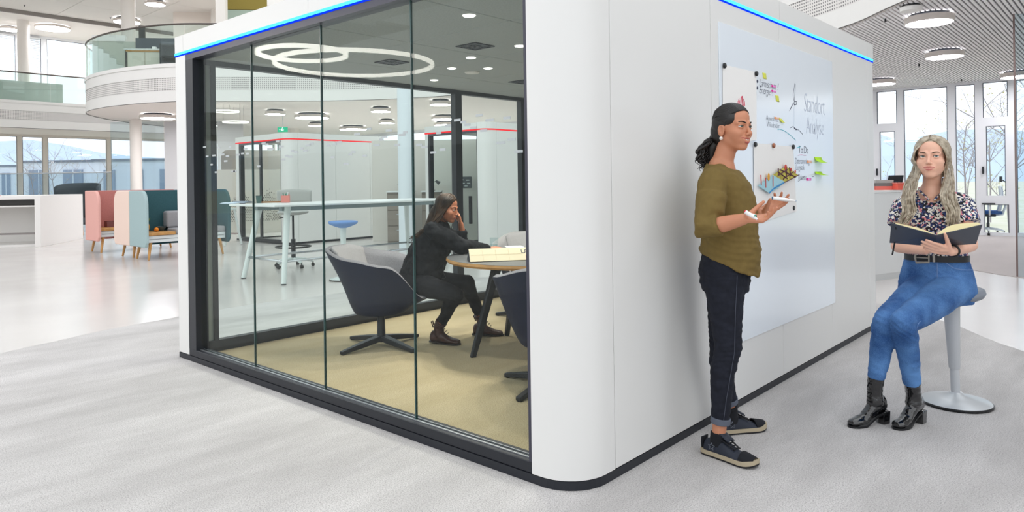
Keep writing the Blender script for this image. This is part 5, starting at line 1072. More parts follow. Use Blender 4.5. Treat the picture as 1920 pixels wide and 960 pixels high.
def make_head(par, c, R, skin, s, extra, smile=0.0, teeth=False, iris='#4a3526', brow='#2a1d18', look=(0, 0), body=None, mouth_open=0.0, zmin=-.26, lash='#2a1c18', vox=.0021):
    """head and body end up in one mesh object named body; eyes, brows and lashes are its parts"""
    V, Q, lip = sdf_head([list(r) for r in R], list(c), s, [(list(a), ra, list(b), rb, k) for a, ra, b, rb, k in extra], smile, mouth_open if not teeth else 1.0, vox, zmin)
    verts = V.tolist(); faces = Q.tolist(); lw = lip.tolist()
    if body is not None:
        o = len(verts); verts += [tuple(v.co) for v in body.vertices]; faces += [[i+o for i in p.vertices] for p in body.polygons]; lw += [0.0]*len(body.vertices)
    me = bpy.data.meshes.new('body'); me.from_pydata(verts, [], faces); at_ = me.attributes.new('lip', 'FLOAT', 'POINT'); at_.data.foreach_set('value', lw); me.update()
    B = obj('body', me, skin, par, smooth=True)
    g = lambda x, y, z: c+R@Vector((x, y, z))*s
    for k in (-1, 1):
        ec = Vector((k*.030, .0665, 0)); e = obj('eye', MB().ell(g(*ec), [.0130*s]*3, rot=R, n=24, m=16), mat('eye_white', '#e4dfda', .15, coat=.5), par, smooth=True)
        ld = Vector((look[0], 1, look[1])).normalized(); Rl = R@Vector((0, 0, 1)).rotation_difference(ld).to_matrix()@Matrix.Scale(s, 3); r0 = .01315
        prof = [(.0001, r0+.0003)]+[(r0*math.sin(a), r0*math.cos(a)+.00025) for a in (.15, .3, .42, .50)]
        obj('iris', MB().lathe(prof, g(*ec), 24, rot=Rl, cap=False), mat('iris_'+iris[1:], iris, .08, coat=.8), e, smooth=True)
        obj('pupil', MB().lathe([(.0001, r0+.0006), (.0022, r0+.0004), (.0026, r0+.0001)], g(*ec), 16, rot=Rl, cap=False), mat('pupil_black', '#050505', .05, coat=.8), e, smooth=True)
        P = []
        for i in range(11):
            x = (i/10*2-1)*.0142; t = max(0, 1-(x/.0148)**2); z = .06*x+.0060*t**.8+.0006; y = math.sqrt(max(0, .0149**2-x*x-z*z)); P.append(g(ec.x+k*x, ec.y+y, z))
        obj('eyelash', MB().tube(P, [.0006*s+.0008*s*math.sin(PI*i/10) for i in range(11)], 6), mat('lash_'+lash[1:], lash, .7), e, smooth=True)
        obj('eyebrow', MB().tube(spline([g(k*.0125, .0855, .0165), g(k*.024, .0835, .0215), g(k*.037, .0755, .0235), g(k*.0485, .0640, .0195)], 3), [.0019*s, .0026*s, .0029*s, .0029*s, .0027*s, .0025*s, .0022*s, .0018*s, .0013*s, .0007*s], 6), mat('brow_'+brow[1:], brow, .85), par, smooth=True)
    if teeth: obj('teeth', MB().tube(spline([g(-.019, .0745, -.0575), g(-.010, .0815, -.0608), g(0, .0838, -.0618), g(.010, .0815, -.0608), g(.019, .0745, -.0575)], 3), .0036*s, 8), mat('teeth_white', '#ece6df', .2), par, smooth=True)
    return B
# ------------------------------------------------------------------ woman standing at the whiteboard
def standing_woman():
    P = thing('person', 'standing woman with dark hair, olive top and dark jeans at the whiteboard', 'person', on(1352, 850, 2, 0.0))
    WORLDP.add(P.name)
    SK = skin_mat('skin_tan', '#c98c6c', '#ad5650'); OL = mat('olive_jersey', '#78653a', .85, spec=.2, noise_amt=.1, noise_scale=40, bump=.05, bump_scale=150); JN = mat('black_denim', '#20232e', .8, spec=.25, noise_amt=.3, noise_scale=30, bump=.05, bump_scale=150)
    fB = cv(.94, -.34); fB.normalize(); lB = cv(.34, .94); RB = frame(fB)       # body forward, her left
    hc = at(1374, 240, 3.36); RH = frame(cv(.55, -.83, .0), UP+cv(.03, 0, 0))
    nb = at(1350, 312, 3.39); pel = at(1360, 492, 3.42); chest = at(1356, 375, 3.39); waist = at(1364, 445, 3.41)
    rs, ls = at(1337, 335, 3.26), at(1366, 333, 3.53); re, le = at(1328, 427, 3.17), at(1395, 418, 3.52); rw, lw = at(1394, 411, 3.06), at(1424, 399, 3.36)
    rh, lh = at(1357, 500, 3.34), at(1362, 497, 3.51); rk, lk = at(1364, 655, 3.33), at(1352, 650, 3.55); ra, la = at(1347, 829, 3.35), at(1369, 768, 3.66)
    # body
    b = MB()
    b.cap(nb-UP*.05, .05, nb, .046); b.cap(nb, .055, chest, .09, sx=1.2, side=lB); b.ell(chest, (.145, .1, .15), rot=RB); b.ell(waist, (.125, .095, .12), rot=RB); b.ell(pel, (.155, .11, .11), rot=RB); b.cap(rs, .046, ls, .046)
    for sh, el, wr in ((rs, re, rw), (ls, le, lw)): b.cap(sh, .045, el, .035); b.cap(el, .036, el.lerp(wr, .45), .033); b.cap(el.lerp(wr, .4), .033, wr, .0225, sx=1.15, side=UP)
    for h_, k_, a_ in ((rh, rk, ra), (lh, lk, la)): b.cap(h_, .07, k_, .043); b.cap(k_, .043, k_.lerp(a_, .3)-fB*.01, .042); b.cap(k_.lerp(a_, .3)-fB*.01, .042, a_, .031)
    tr = (on(1412, 879, 2, 0)-on(1333, 853, 2, 0)).normalized(); tl = (on(1423, 806, 2, 0)-on(1368, 812, 2, 0)).normalized()
    add_foot(b, ra, tr); add_foot(b, la, tl)
    tips_r = add_hand(b, rw, cv(.96, -.05, .02), cv(.12, -.35, .9), -1, (.25, .45, .6, .75), .06, (.75, .45, .55), .98, .15)
    ring_p, ring_d = add_hand.mids[6]
    tips_l = add_hand(b, lw, cv(.82, -.1, .42), cv(-.25, -.55, .75), 1, (.35, .3, .45, .6), .16, (.35, .35, .9), .98, .1)
    nk = [(hc+RH@Vector((0, -.022, -.062)), .045, nb-UP*.015, .05, .02), (nb-UP*.012, .045, rs, .04, .03), (nb-UP*.012, .045, ls, .04, .03), (nb-UP*.03+fB*.02, .05, chest, .08, .03)]
    make_head(P, hc, RH, SK, 1.0, nk, smile=1.35, teeth=True, iris='#3f4433', brow='#241a18', look=(.28, .05), body=fuse(b, .0042, 3))
    # hair: cap, bun of curls at the nape
    HM = mat('dark_brown_hair', '#16110f', .38, spec=.6, noise_amt=.3, noise_scale=60); g = lambda x, y, z: hc+RH@Vector((x, y, z))
    c0, r0 = (0, -.013, .045), (.0755, .0885, .0735)
    h = MB(); h.ell(g(*c0), r0, rot=RH, n=30, m=20); h.ell(g(0, -.055, -.015), (.066, .06, .07), rot=RH)
    for k in (-1, 1): h.ell(g(k*.047, -.03, .022), (.030, .052, .052), rot=RH)
    h.cap(g(0, -.09, -.03), .034, g(0, -.112, -.085), .040); h.cap(g(0, -.112, -.085), .040, g(0, -.128, -.155), .026)
    for k in (-1, 1): h.ell(g(k*.056, .012, .040), (.017, .040, .034), rot=RH); h.ell(g(k*.064, -.012, .022), (.013, .026, .022), rot=RH)
    hair = obj('hair', fuse(h, .0042, 3), HM, P, smooth=True)
    s = MB(); rd = random.Random(4)
    for i in range(84):
        t = (i+.5)/84*2-1; a_ = t*1.5; st = (.066*math.sin(a_), .066*math.cos(a_)+.004, .078-.035*abs(t)**1.6); en = (.025*t+rd.uniform(-.008, .008), -.112, -.035+rd.uniform(-.02, .01))
        md = (.078*math.sin(a_), -.03*abs(t)-.015, .045+.073*math.cos(a_)); scalp(s, g, c0, r0, st, md, en, .0026, rd, lift=1.012)
    for k in (-1, 1):
        for i in range(16): t = i/15; scalp(s, g, c0, r0, (k*.0715, .042-.03*t, .052-.032*t), (k*.082, -.045, .04-.055*t), (k*.02, -.115, -.03-.03*t), .0026, rd, lift=1.02)
    gd = [[g(x, -.095, -.05), g(x*1.5+.004, -.128, -.085), g(x*1.7, -.135, -.13), g(x*1.5, -.12-.012*j, -.178-.012*j)] for x, j in ((-.04, 0), (-.022, 1), (0, 1), (.022, 1), (.04, 0), (0, 2))]
    strands(s, gd, 16, .012, .0048, wave=.012, wfreq=3.0, rnd=rd, seg=24); obj('curls', s, HM, hair, smooth=True)
    er = MB(); p = g(.073, -.008, -.052); er.ell(p, (.0085, .0085, .0085)); obj('earring', er, mat('pearl', '#efe6df', .15, coat=.6), P, smooth=True)
    # top: loose olive jersey
    t = MB(); ring = lambda xl, xr, y, dep, w, tilt=0: (at((xl+xr)/2, y, dep), fB*((xr-xl)/2/FPX*dep/.94)+UP*tilt, lB*w)
    R_ = [ring(1327, 1384, 313, 3.39, .125, -.02), ring(1320, 1392, 326, 3.39, .165, -.012), ring(1317, 1402, 345, 3.39, .172), ring(1317, 1411, 370, 3.39, .165), ring(1318, 1415, 400, 3.39, .162), ring(1320, 1417, 430, 3.40, .165), ring(1320, 1421, 460, 3.40, .172, -.02), ring(1316, 1420, 482, 3.41, .178, -.045), ring(1318, 1417, 494, 3.41, .178, -.055)]
    loft(t, R_, 32)
    for k in (-1, 1): t.ell(chest+fB*.085+lB*.06*k+UP*-.005, (.058, .05, .058), rot=RB)
    for sh, el, wr, w in ((rs, re, rw, 1), (ls, le, lw, -1)):
        e2 = el.lerp(wr, .34); t.cap(sh-UP*.015, .068, sh.lerp(el, .5)-fB*.004, .066); t.tube([sh.lerp(el, .35), sh.lerp(el, .7), el-fB*.012-UP*.006, e2], [.072, .066, .06, .05], 20)
    t.cap(rs, .05, nb-UP*.03+cv(-.02, -.06, 0), .045); t.cap(ls, .05, nb-UP*.03+cv(0, .06, 0), .045)
    ft = folds(.0075, 9, (1, 1, 2.2), 3.0)
    def fd(p, n):
        z = p.z; k = 1.2 if z < 1.12 else .55
        return ft(p, n)*k+n*.0016*math.sin((z+(p-pel).dot(fB)*.35)*170+noise.noise(p*6)*9)*(1 if z < 1.06 else .2)
    top = obj('olive_top', fuse(t, .0055, 5, fd), OL, P, smooth=True)
    # jeans
    j = MB(); rj = lambda xl, xr, y, dep, w, tl_=0: (at((xl+xr)/2, y, dep), fB*((xr-xl)/2/FPX*dep/.94)+UP*tl_, lB*w)
    loft(j, [rj(1326, 1400, 455, 3.41, .135), rj(1320, 1404, 478, 3.41, .16), rj(1314, 1404, 505, 3.42, .172), rj(1316, 1402, 528, 3.42, .172), rj(1322, 1400, 545, 3.42, .165)], 28)
    def leg(hp, kn, an, off, frac, fwd):
        hem = kn.lerp(an, frac); j.tube([hp-UP*.02, hp.lerp(kn, .35), hp.lerp(kn, .7), kn+fB*.004, kn.lerp(an, .25)-fB*.012, kn.lerp(an, .55)-fB*.006, hem], [.092, .087, .071, .0615, .0585, .0475, .0425], 22); return hem
    hr = leg(rh, rk, ra, 0, .76, fB); hl = leg(lh, lk, la, 0, .84, fB)
    fj = folds(.004, 16, (1, 1, 2.5), 8.0)
    def fdj(p, n):
        kz = math.exp(-((p.z-.50)/.07)**2)+math.exp(-((p.z-.86)/.05)**2)*.7; return fj(p, n)+n*.0018*math.sin(p.z*230+noise.noise(p*9)*7)*kz
    jeans = obj('jeans', fuse(j, .0055, 4, fdj), JN, P, smooth=True)
    for hm, kn, an in ((hr, rk, ra), (hl, lk, la)):
        ax = (an-kn).normalized(); obj('turned_up_cuff', MB().tube([hm-ax*.014, hm+ax*.016], [.0465, .046], 22), mat('cuff_denim', '#5b616f', .85), jeans, smooth='auto', bev=.004)
    sm = MB(); sm.tube([rh+cv(.035, -.088, -.03), rh.lerp(rk, .5)+cv(.02, -.085, 0), rk+cv(.012, -.066, 0), rk.lerp(ra, .5)+cv(.0, -.054, 0), hr+cv(0, -.047, .01)], .0012, 5); obj('side_seam', sm, mat('seam_grey', '#4a4e5c', .8), jeans)
    # socks and trainers
    SO = mat('black_sock', '#14161c', .95); SH = mat('navy_trainer', '#1d2433', .6, bump=.2, bump_scale=300); SUE = mat('dark_suede', '#14161d', .9); SOLE = mat('cream_sole', '#b3a68d', .7); OUTS = mat('black_outsole', '#17181c', .8)
    for nm, an, td, hi in (('r', ra, tr, .155), ('l', la, tl, .155)):
        f = td; sd = Vector((-f.y, f.x, 0)); a0 = Vector((an.x, an.y, 0)); q = lambda x, y, z: a0+f*x+sd*y+UP*z
        hemz = hr if nm == 'r' else hl
        sp = MB(); up_t = an.lerp(hemz, .45); sp.tube([q(0, 0, .06), an, up_t], [.042, .0385, .041], 18); obj('sock', fuse(sp, .005, 2, folds(.002, 40, (1, 1, 3))), SO, P, smooth=True)
        sh = MB()
        sec = [(-.072, .026, .030, .072), (-.055, .036, .036, .082), (-.02, .038, .036, .088), (.02, .038, .034, .098), (.05, .040, .034, .088), (.09, .044, .026, .064), (.13, .047, .02, .05), (.165, .042, .016, .042), (.19, .026, .012, .034)]
        vs = []
        for x, wd, _, ht in sec:
            for y, z in ((-wd, .02), (-wd*1.03, .034), (-wd*.9, ht*.72), (-wd*.45, ht), (wd*.45, ht), (wd*.9, ht*.72), (wd*1.03, .034), (wd, .02)): vs.append(q(x, y, z))
        m = len(sec); fs = [(i*8+k, i*8+(k+1) % 8, (i+1)*8+(k+1) % 8, (i+1)*8+k) for i in range(m-1) for k in range(8)]+[tuple(range(7, -1, -1)), tuple((m-1)*8+k for k in range(8))]
        sho = obj('trainer', MB().add(vs, fs), SH, P, smooth=True, sub=2)
        def sole(z0, z1, gx, m_, nm_):
            out = [(-.083, -.022), (-.083, .022), (-.06, .040), (0, .042), (.07, .046), (.13, .051), (.17, .045), (.196, .026), (.203, 0), (.196, -.026), (.17, -.045), (.13, -.051), (.07, -.046), (0, -.042), (-.06, -.04)]
            out = [(p.x, p.y) for p in spline([(x+(gx if x > 0 else -gx), y*(1+gx*8), 0) for x, y in out], 3, closed=True)]
            return obj(nm_, MB().prism(out, z0, z1, f=lambda x, y, z: q(x, y, z+(.012*max(0, (x-.14)/.06)**2 if x > .14 else 0))), m_, sho, smooth='auto')
        sole(.0075, .0155, 0, OUTS, 'outsole'); sole(.015, .033, .001, SOLE, 'midsole')
        pt = MB()
        for y in (-1, 1):
            pt.tube([q(.02, y*.022, .098), q(.06, y*.024, .086), q(.1, y*.018, .066)], .004, 6)
        obj('eyelet_stay', pt, SUE, sho, smooth=True)
        lc = MB()
        for i in range(5): x = .03+i*.016; z = .1-.0085*i; lc.tube([q(x, -.022, z), q(x+.004, 0, z+.005), q(x+.008, .022, z)], .0028, 6)
        obj('laces', lc, mat('black_lace', '#0e0f13', .9), sho, smooth=True)
        obj('tongue', MB().grid(lambda u, v: q(.01+.06*v+.0, (u-.5)*.05, .128-.035*v+.006*(1-(2*u-1)**2)), 5, 4), SH, sho, solid=.006, smooth=True)
        for y in (-1, 1):
            st = MB(); cx_, cz_, rr = -.012, .058, .018; pp = []
            for i in range(11): a = PI/2+i*2*PI/10; r2 = rr if i % 2 == 0 else rr*.45; pp.append(q(cx_+r2*math.cos(a), y*(.0405-.10*max(0, cz_+r2*math.sin(a)-.05)), cz_+r2*math.sin(a)))
            st.tube(pp, .0018, 5); obj('star_patch', st, mat('grey_piping', '#6a6f7a', .7), sho, smooth=True)
        obj('toe_cap', MB().grid(lambda u, v: q(.128+.064*v, (u-.5)*.088*(1-.35*v*v), (.0525-.012*v)*(1-.55*abs(2*u-1)**2.5)+.012), 9, 6), SUE, sho, solid=.004, smooth=True)
        obj('heel_tab', MB().grid(lambda u, v: q(-.0745-.003*math.sin(v*3), (u-.5)*.05, .03+.055*v), 5, 4), SUE, sho, solid=.005, smooth=True)
    obj('finger_ring', MB().tube([ring_p+(ring_d.orthogonal().normalized()*math.cos(a)+ring_d.cross(ring_d.orthogonal().normalized())*math.sin(a))*.0094 for a in [k*PI/8 for k in range(16)]], .0014, 5, closed=True), mat('gold_ring', '#c9a04a', .25, metal=1.0), P)
    return P, rw, lw, tips_r, tips_l
SW, rw_, lw_, tr_, tl_ = standing_woman()
WPEN = mat('pen_white_plastic', '#ecebea', .35)
def marker(label, a, b, c, cap_c):
    a, b = Vector(a), Vector(b); d = (b-a).normalized(); o = thing('marker_pen', label, 'marker', (0, 0, 0), group='whiteboard markers'); L = (b-a).length; m = mat('marker_'+c[1:], c, .4)
    obj('barrel', MB().tube([a, a+d*L*.62], .0085, 16), WPEN, o, smooth='auto', bev=.001); obj('cap' if cap_c else 'neck', MB().tube([a+d*L*.62, a+d*L*.97], [.0092, .008] if cap_c else [.0075, .004], 16), m if cap_c else WPEN, o, smooth='auto'); obj('tip', MB().tube([a+d*L*.95, b], [.0035, .002], 10), m, o, smooth='auto'); obj('end_plug', MB().tube([a-d*.004, a+d*.004], .0075, 14), m, o)
w0 = at(1441, 372, 3.29); marker('white marker with blue tip between her raised fingers', at(1449, 371.5, 3.285), at(1493, 377, 3.27), '#2c6f9c', False)
marker('white marker with red end plug in her lower hand', at(1398, 397, 3.02), at(1421, 412, 2.99), '#d8283c', False); marker('white marker with green end plug in her lower hand', at(1415.5, 405.5, 3.0), at(1396, 399, 3.05), '#1e8f7c', False)
# ------------------------------------------------------------------ blonde woman on the wobble stool
def floral_mat():
    m = mat('floral_print', '#e8e4dc', .75); nt = m.node_tree; L = nt.links.new; b = nt.nodes['Principled BSDF']; tc = nt.nodes.new('ShaderNodeTexCoord')
    n0 = nt.nodes.new('ShaderNodeTexNoise'); n0.inputs['Scale'].default_value = 45; L(tc.outputs['Object'], n0.inputs['Vector'])
    v = nt.nodes.new('ShaderNodeTexVoronoi'); v.inputs['Scale'].default_value = 105; mv = nt.nodes.new('ShaderNodeVectorMath'); mv.operation = 'MULTIPLY_ADD'; mv.inputs[1].default_value = (.03, .03, .03)
    L(n0.outputs['Color'], mv.inputs[0]); L(tc.outputs['Object'], mv.inputs[2]); L(mv.outputs[0], v.inputs['Vector'])
    sp = nt.nodes.new('ShaderNodeSeparateColor'); L(v.outputs['Color'], sp.inputs[0]); r = nt.nodes.new('ShaderNodeValToRGB'); r.color_ramp.interpolation = 'CONSTANT'; L(sp.outputs[0], r.inputs[0])
    e = r.color_ramp.elements; e[0].position = 0; e[0].color = lin('#23305e'); e[1].position = .30; e[1].color = lin('#e9e5de')
    for p, c in ((.56, '#15161c'), (.76, '#d88a92'), (.84, '#33487f'), (.93, '#efeae2')): x = e.new(p); x.color = lin(c)
    L(r.outputs[0], b.inputs['Base Color']); return m
def denim_mat():
    m = mat('blue_denim', '#3f6ea9', .8, spec=.25, bump=.12, bump_scale=800); nt = m.node_tree; L = nt.links.new; b = nt.nodes['Principled BSDF']; tc = nt.nodes.new('ShaderNodeTexCoord'); n = nt.nodes.new('ShaderNodeTexNoise'); n.inputs['Scale'].default_value = 5; n.inputs['Detail'].default_value = 4; L(tc.outputs['Object'], n.inputs['Vector'])
    f = nt.nodes.new('ShaderNodeTexNoise'); f.inputs['Scale'].default_value = 260; L(tc.outputs['Object'], f.inputs['Vector']); ad = nt.nodes.new('ShaderNodeMath'); ad.operation = 'MULTIPLY_ADD'; ad.inputs[1].default_value = .35; L(f.outputs['Fac'], ad.inputs[0]); L(n.outputs['Fac'], ad.inputs[2])
    r = nt.nodes.new('ShaderNodeValToRGB'); r.color_ramp.elements[0].position = .5; r.color_ramp.elements[0].color = lin('#2a4f86'); r.color_ramp.elements[1].position = .85; r.color_ramp.elements[1].color = lin('#5f8dc6'); L(ad.outputs[0], r.inputs[0]); L(r.outputs[0], b.inputs['Base Color']); return m
bq = on(1793, 759, 2, 0.0); tq = at(1783, 556, 4.04)
wobble_stool('grey wobble stool the blonde woman sits on', (bq.x, bq.y, .006), .645, mat('graphite_seat', '#7f858f', .55), mat('silver_grey_plastic', '#c3c6ca', .4), mat('satin_silver', '#ccd0d3', .35, metal=.3), .18, .17, (tq.x-bq.x, tq.y-bq.y), group='wobble stools')
def boot(par, an, hem, td, heel, mU, mS, L=.235, shaft_r=.045, block=True, laces=None, top=None, w=1.0, zf=.0065):
    f = Vector((td.x, td.y, 0)).normalized(); sd = Vector((-f.y, f.x, 0)); a0 = Vector((an.x, an.y, 0)); q = lambda x, y, z: a0+f*x+sd*y+UP*(z+zf)
    lift = lambda x: heel*max(0, min(1, (.085-x)/.115))
    b = MB(); sec = [(-.07, .024, .012, .075), (-.055, .033, .006, .095), (-.02, .036, .005, .10), (.02, .036, .005, .10), (.05, .036, .006, .085), (.085, .040, .006, .064), (.12, .043, .006, .052), (.15, .039, .007, .046), (.172, .027, .010, .038)]
    k = L/.242; R_ = []
    for x, wd, z0, z1 in sec: zc = (z0+z1)/2+lift(x)-.001; R_.append((q(x*k, 0, zc), sd*wd*w, UP*((z1-z0)/2)))
    loft(b, R_, 20); b.tube([q(0, 0, .05+heel), an, hem], [.043, .0385 if top is None else .043, shaft_r], 20)
    u = obj('boot', fuse(b, .0045, 3, folds(.0025, 22, (1, 1, 2.2))), mU, par, smooth=True)
    so = MB(); out = [(-.078, .02), (-.05, .034), (0, .033), (.05, .035), (.1, .042), (.14, .041), (.17, .027), (.183, 0)]
    pts = [(x*k, y*w) for x, y in out]+[(x*k, -y*w) for x, y in out[-2::-1]]; pts = [(p.x, p.y) for p in spline([(x, y, 0) for x, y in pts], 3, closed=True)]; n = len(pts)
    vs = [q(x, y, lift(x/k)+.001) for x, y in pts]+[q(x, y, lift(x/k)+.011) for x, y in pts]; obj('sole', MB().add(vs, [tuple(range(n-1, -1, -1)), tuple(range(n, 2*n))]+[(i, (i+1) % n, n+(i+1) % n, n+i) for i in range(n)]), mS, u)
    if heel > .02:
        hp = [(-.078, -.026), (-.078, .026), (-.03, .032), (-.02, 0), (-.03, -.032)]; vs = [q(x*.92-.004, y*.9, .0005) for x, y in hp]+[q(x, y, lift(x)+.010) for x, y in hp]
        obj('block_heel', MB().add(vs, [(4, 3, 2, 1, 0), (5, 6, 7, 8, 9)]+[(i, (i+1) % 5, 5+(i+1) % 5, 5+i) for i in range(5)]), mU, u, bev=.003)
    if laces is not None:
        lc = MB()
        for i in range(6): t = i/5; x = .075-.075*t; z = .072+.085*t+heel; y = .02; lc.tube([q(x, -y, z), q(x+.006, 0, z+.007), q(x+.002, y, z+.003)], .0026, 6)
        lc.tube([q(.0, .0, .165), q(.03, .02, .175), q(.035, .03, .15)], .0022, 5); lc.tube([q(.0, .0, .165), q(.03, -.02, .17), q(.03, -.03, .145)], .0022, 5); obj('laces', lc, laces, u, smooth=True)
        obj('pull_tab', MB().tube([q(-.05, 0, .13), q(-.068, 0, .175), q(-.055, 0, .185), q(-.045, 0, .15)], .005, 6), mU, u, smooth=True)
    return u
def seated_woman():
    P = thing('person', 'blonde woman in floral shirt and blue jeans reading a book on a stool', 'person', on(1690, 800, 2, 0.0)); WORLDP.add(P.name)
    SK = skin_mat('skin_fair', '#ecbda5', '#c06a66'); FL = floral_mat(); DN = denim_mat(); HB = mat('ash_blonde_hair', '#c6bba8', .42, spec=.4, col2='#8a7c69', noise_scale=40)
    fB = cv(-.53, -.85).normalized(); lB = Vector((-fB.y, fB.x, 0)); RB = frame(fB)        # lB: her left
    hc = at(1747, 296, 3.88); RH = frame(cv(-.63, -.77, .07), UP)
    nb = at(1747, 357, 3.93); chest = at(1751, 408, 3.96); waist = at(1755, 462, 3.99); pel = at(1760, 525, 4.0)
    rs, ls = at(1697, 381, 4.02), at(1801, 378, 3.88); re, le = at(1684, 461, 3.93), at(1819, 459, 3.78); rw, lw = at(1735, 470, 3.74), at(1783, 472, 3.585)
    rh, lh = at(1737, 537, 4.0), at(1783, 541, 3.93); rk, lk = at(1659, 604, 3.68), at(1694, 605, 3.57); ra, la = at(1640, 733, 3.755), at(1713, 740, 3.745)
    b = MB(); b.cap(nb-UP*.05, .05, nb, .044); b.ell(chest, (.14, .095, .15), rot=RB); b.ell(waist, (.12, .09, .12), rot=RB); b.ell(pel, (.16, .12, .11), rot=RB); b.cap(rs, .043, ls, .043); b.cap(nb-UP*.02, .05, chest, .08, sx=1.2, side=lB)
    for sh, el, wr in ((rs, re, rw), (ls, le, lw)): b.cap(sh, .043, el, .036); b.cap(el, .038, el.lerp(wr, .45), .034); b.cap(el.lerp(wr, .4), .034, wr, .0225)
    for h_, k_, a_ in ((rh, rk, ra), (lh, lk, la)): b.cap(h_, .068, k_, .042); b.cap(k_, .042, k_.lerp(a_, .3)-fB*.01, .04); b.cap(k_.lerp(a_, .3)-fB*.01, .04, a_, .027)
    tdr = (on(1606, 803, 2, 0)-on(1650, 797, 2, 0)); tdl = (on(1686, 806, 2, 0)-on(1738, 790, 2, 0))
    add_foot(b, ra, tdr, heel=.05); add_foot(b, la, tdl, heel=.05)
    add_hand(b, lw, cv(-.9, -.06, .22), cv(.15, .75, .62), -1, (.1, .14, .16, .2), .04, (.5, .6, .1), .98, .05)
    add_hand(b, rw, cv(.85, -.1, .2), cv(.1, .6, .8), -1, (.2, .2, .25, .3), .06, (.5, .6, .2), .95)
    nk = [(hc+RH@Vector((0, -.022, -.062)), .044, nb-UP*.015, .047, .02), (nb-UP*.012, .042, rs, .038, .03), (nb-UP*.012, .042, ls, .038, .03), (nb-UP*.03+fB*.015, .05, chest+fB*.02, .07, .03)]
    make_head(P, hc, RH, SK, 1.05, nk, smile=.45, iris='#4a5a58', brow='#5c4a3a', look=(-.22, .22), body=fuse(b, .0042, 3), lash='#3a2a22')
    g = lambda x, y, z: hc+RH@Vector((x, y, z))*1.05
    # hair: centre parting, long waves over both shoulders
    c0, r0 = (0, -.013, .043), (.077, .089, .0745); h = MB(); h.ell(g(*c0), [v*1.05 for v in r0], rot=RH, n=30, m=20); h.ell(g(0, -.055, -.03), (.076, .062, .09), rot=RH)
    hair = obj('hair', fuse(h, .005, 4), HB, P, smooth=True); s = MB(); rd = random.Random(12)
    def lock(side, i, n):
        t = i/(n-1); st = (side*.004, .068-.15*t, .10-.012*t-.02*t*t+(.012*math.sin(t*3))); mid = (side*(.070+.02*min(1, t*2)), (.060 if side > 0 else .040)-.13*t, -.012-.01*t)
        pa = []
        c0v = Vector(c0)
        for j in range(6):
            q = Vector(st).lerp(Vector(mid), j/5)-c0v; q.x += side*.02*math.sin(PI*j/5); k = math.sqrt(sum((q[m]/r0[m])**2 for m in range(3 if q.z > 0 else 2))) if (q.z > 0 or t > .3) else .98; pa.append(g(*(c0v+q/k*(1.035+rd.uniform(-.01, .015)))))
        if side > 0: xs = [(1722-13*t, 318), (1718-17*t, 345), (1717-23*t, 372), (1711-21*t, 398), (1701-14*t+rd.uniform(-5, 5), 420+rd.uniform(-7, 4))]; dz = [3.87, 3.86, 3.84, 3.825, 3.82]
        else: xs = [(1772+10*t, 318), (1769+19*t, 345), (1768+24*t, 372), (1773+22*t, 398), (1779+17*t+rd.uniform(-5, 4), 424+rd.uniform(-9, 4))]; dz = [3.85, 3.82, 3.78, 3.765, 3.76]
        wv = rd.uniform(0, 6.28)
        for j, ((x, y), d) in enumerate(zip(xs, dz)): pa.append(at(x+rd.uniform(-3, 3)+4*math.sin(wv*.22+j*2.3), y, d+.10*t*(1-j/5)+rd.uniform(-.012, .012)))
        pts = spline(pa, 3); m = len(pts); s.tube(pts, [(.0020+.0030*math.sin(PI*min(1, .15+q/m*.8)))*(1 if q < m-4 else (m-q)/4.5) for q in range(m)], 6)
    for side in (1, -1):
        for i in range(72): lock(side, i, 72)
    obj('waves', s, HB, hair, smooth=True)
    obj('hoop_earring', MB().tube([g(-.074, -.008, -.058)+RH@Vector((.004*math.sin(a), .017*math.cos(a), .017*math.sin(a))) for a in [k*PI/12 for k in range(24)]], .0022, 7, closed=True), mat('silver_hoop', '#d9d3cc', .25, metal=1.0), P, smooth=True)
    nl = MB(); NP = [nb+lB*(.052*math.sin(a))+fB*(.05*math.cos(a)+.012)+UP*(.0-.018*math.cos(a)) for a in [(-1.4+k*.2) for k in range(15)]]; nl.tube(NP, .0014, 5)
    obj('necklace', nl, MATS['silver_hoop'], P, smooth=True)
    # shirt
    t = MB(); W_ = lambda xl, xr, y, dep, th, tilt=0: (at((xl+xr)/2, y, dep), lB*((xr-xl)/2/FPX*dep), fB*th+UP*tilt)
    loft(t, [W_(1729, 1771, 364, 3.94, .055, -.014), W_(1707, 1792, 370, 3.94, .075, -.012), W_(1694, 1804, 384, 3.95, .095), W_(1694, 1806, 405, 3.95, .112), W_(1697, 1804, 430, 3.96, .11), W_(1701, 1802, 455, 3.98, .105), W_(1703, 1806, 475, 3.99, .11), W_(1704, 1808, 486, 3.99, .108)], 30)
    for k in (-1, 1): t.ell(chest+fB*.088+lB*.062*k+UP*-.012, (.058, .05, .056), rot=RB)
    for sh, el in ((rs, re), (ls, le)): t.cap(nb.lerp(sh, .5)-UP*.012, .05, sh-UP*.012, .058); t.tube([sh.lerp(nb, .25)-UP*.02, sh+(sh-nb)*.06-UP*.02, sh.lerp(el, .30)+(sh-nb)*.05, sh.lerp(el, .5)+(sh-nb)*.07], [.062, .066, .066, .068], 20)
    top = obj('floral_shirt', fuse(t, .0055, 4, folds(.006, 10, (1, 1, 1.6), 5.0)), FL, P, smooth=True)
    for k in (-1, 1):
        cl = [nb+lB*k*.012+fB*.078-UP*.052, nb+lB*k*.04+fB*.06-UP*.018, nb+lB*k*.058+fB*.015+UP*.004, nb+lB*k*.05-fB*.035+UP*.016]; obj('collar', MB().tube(spline(cl, 4), [.011]*13, 8, flat=.45), FL, top, smooth=True)
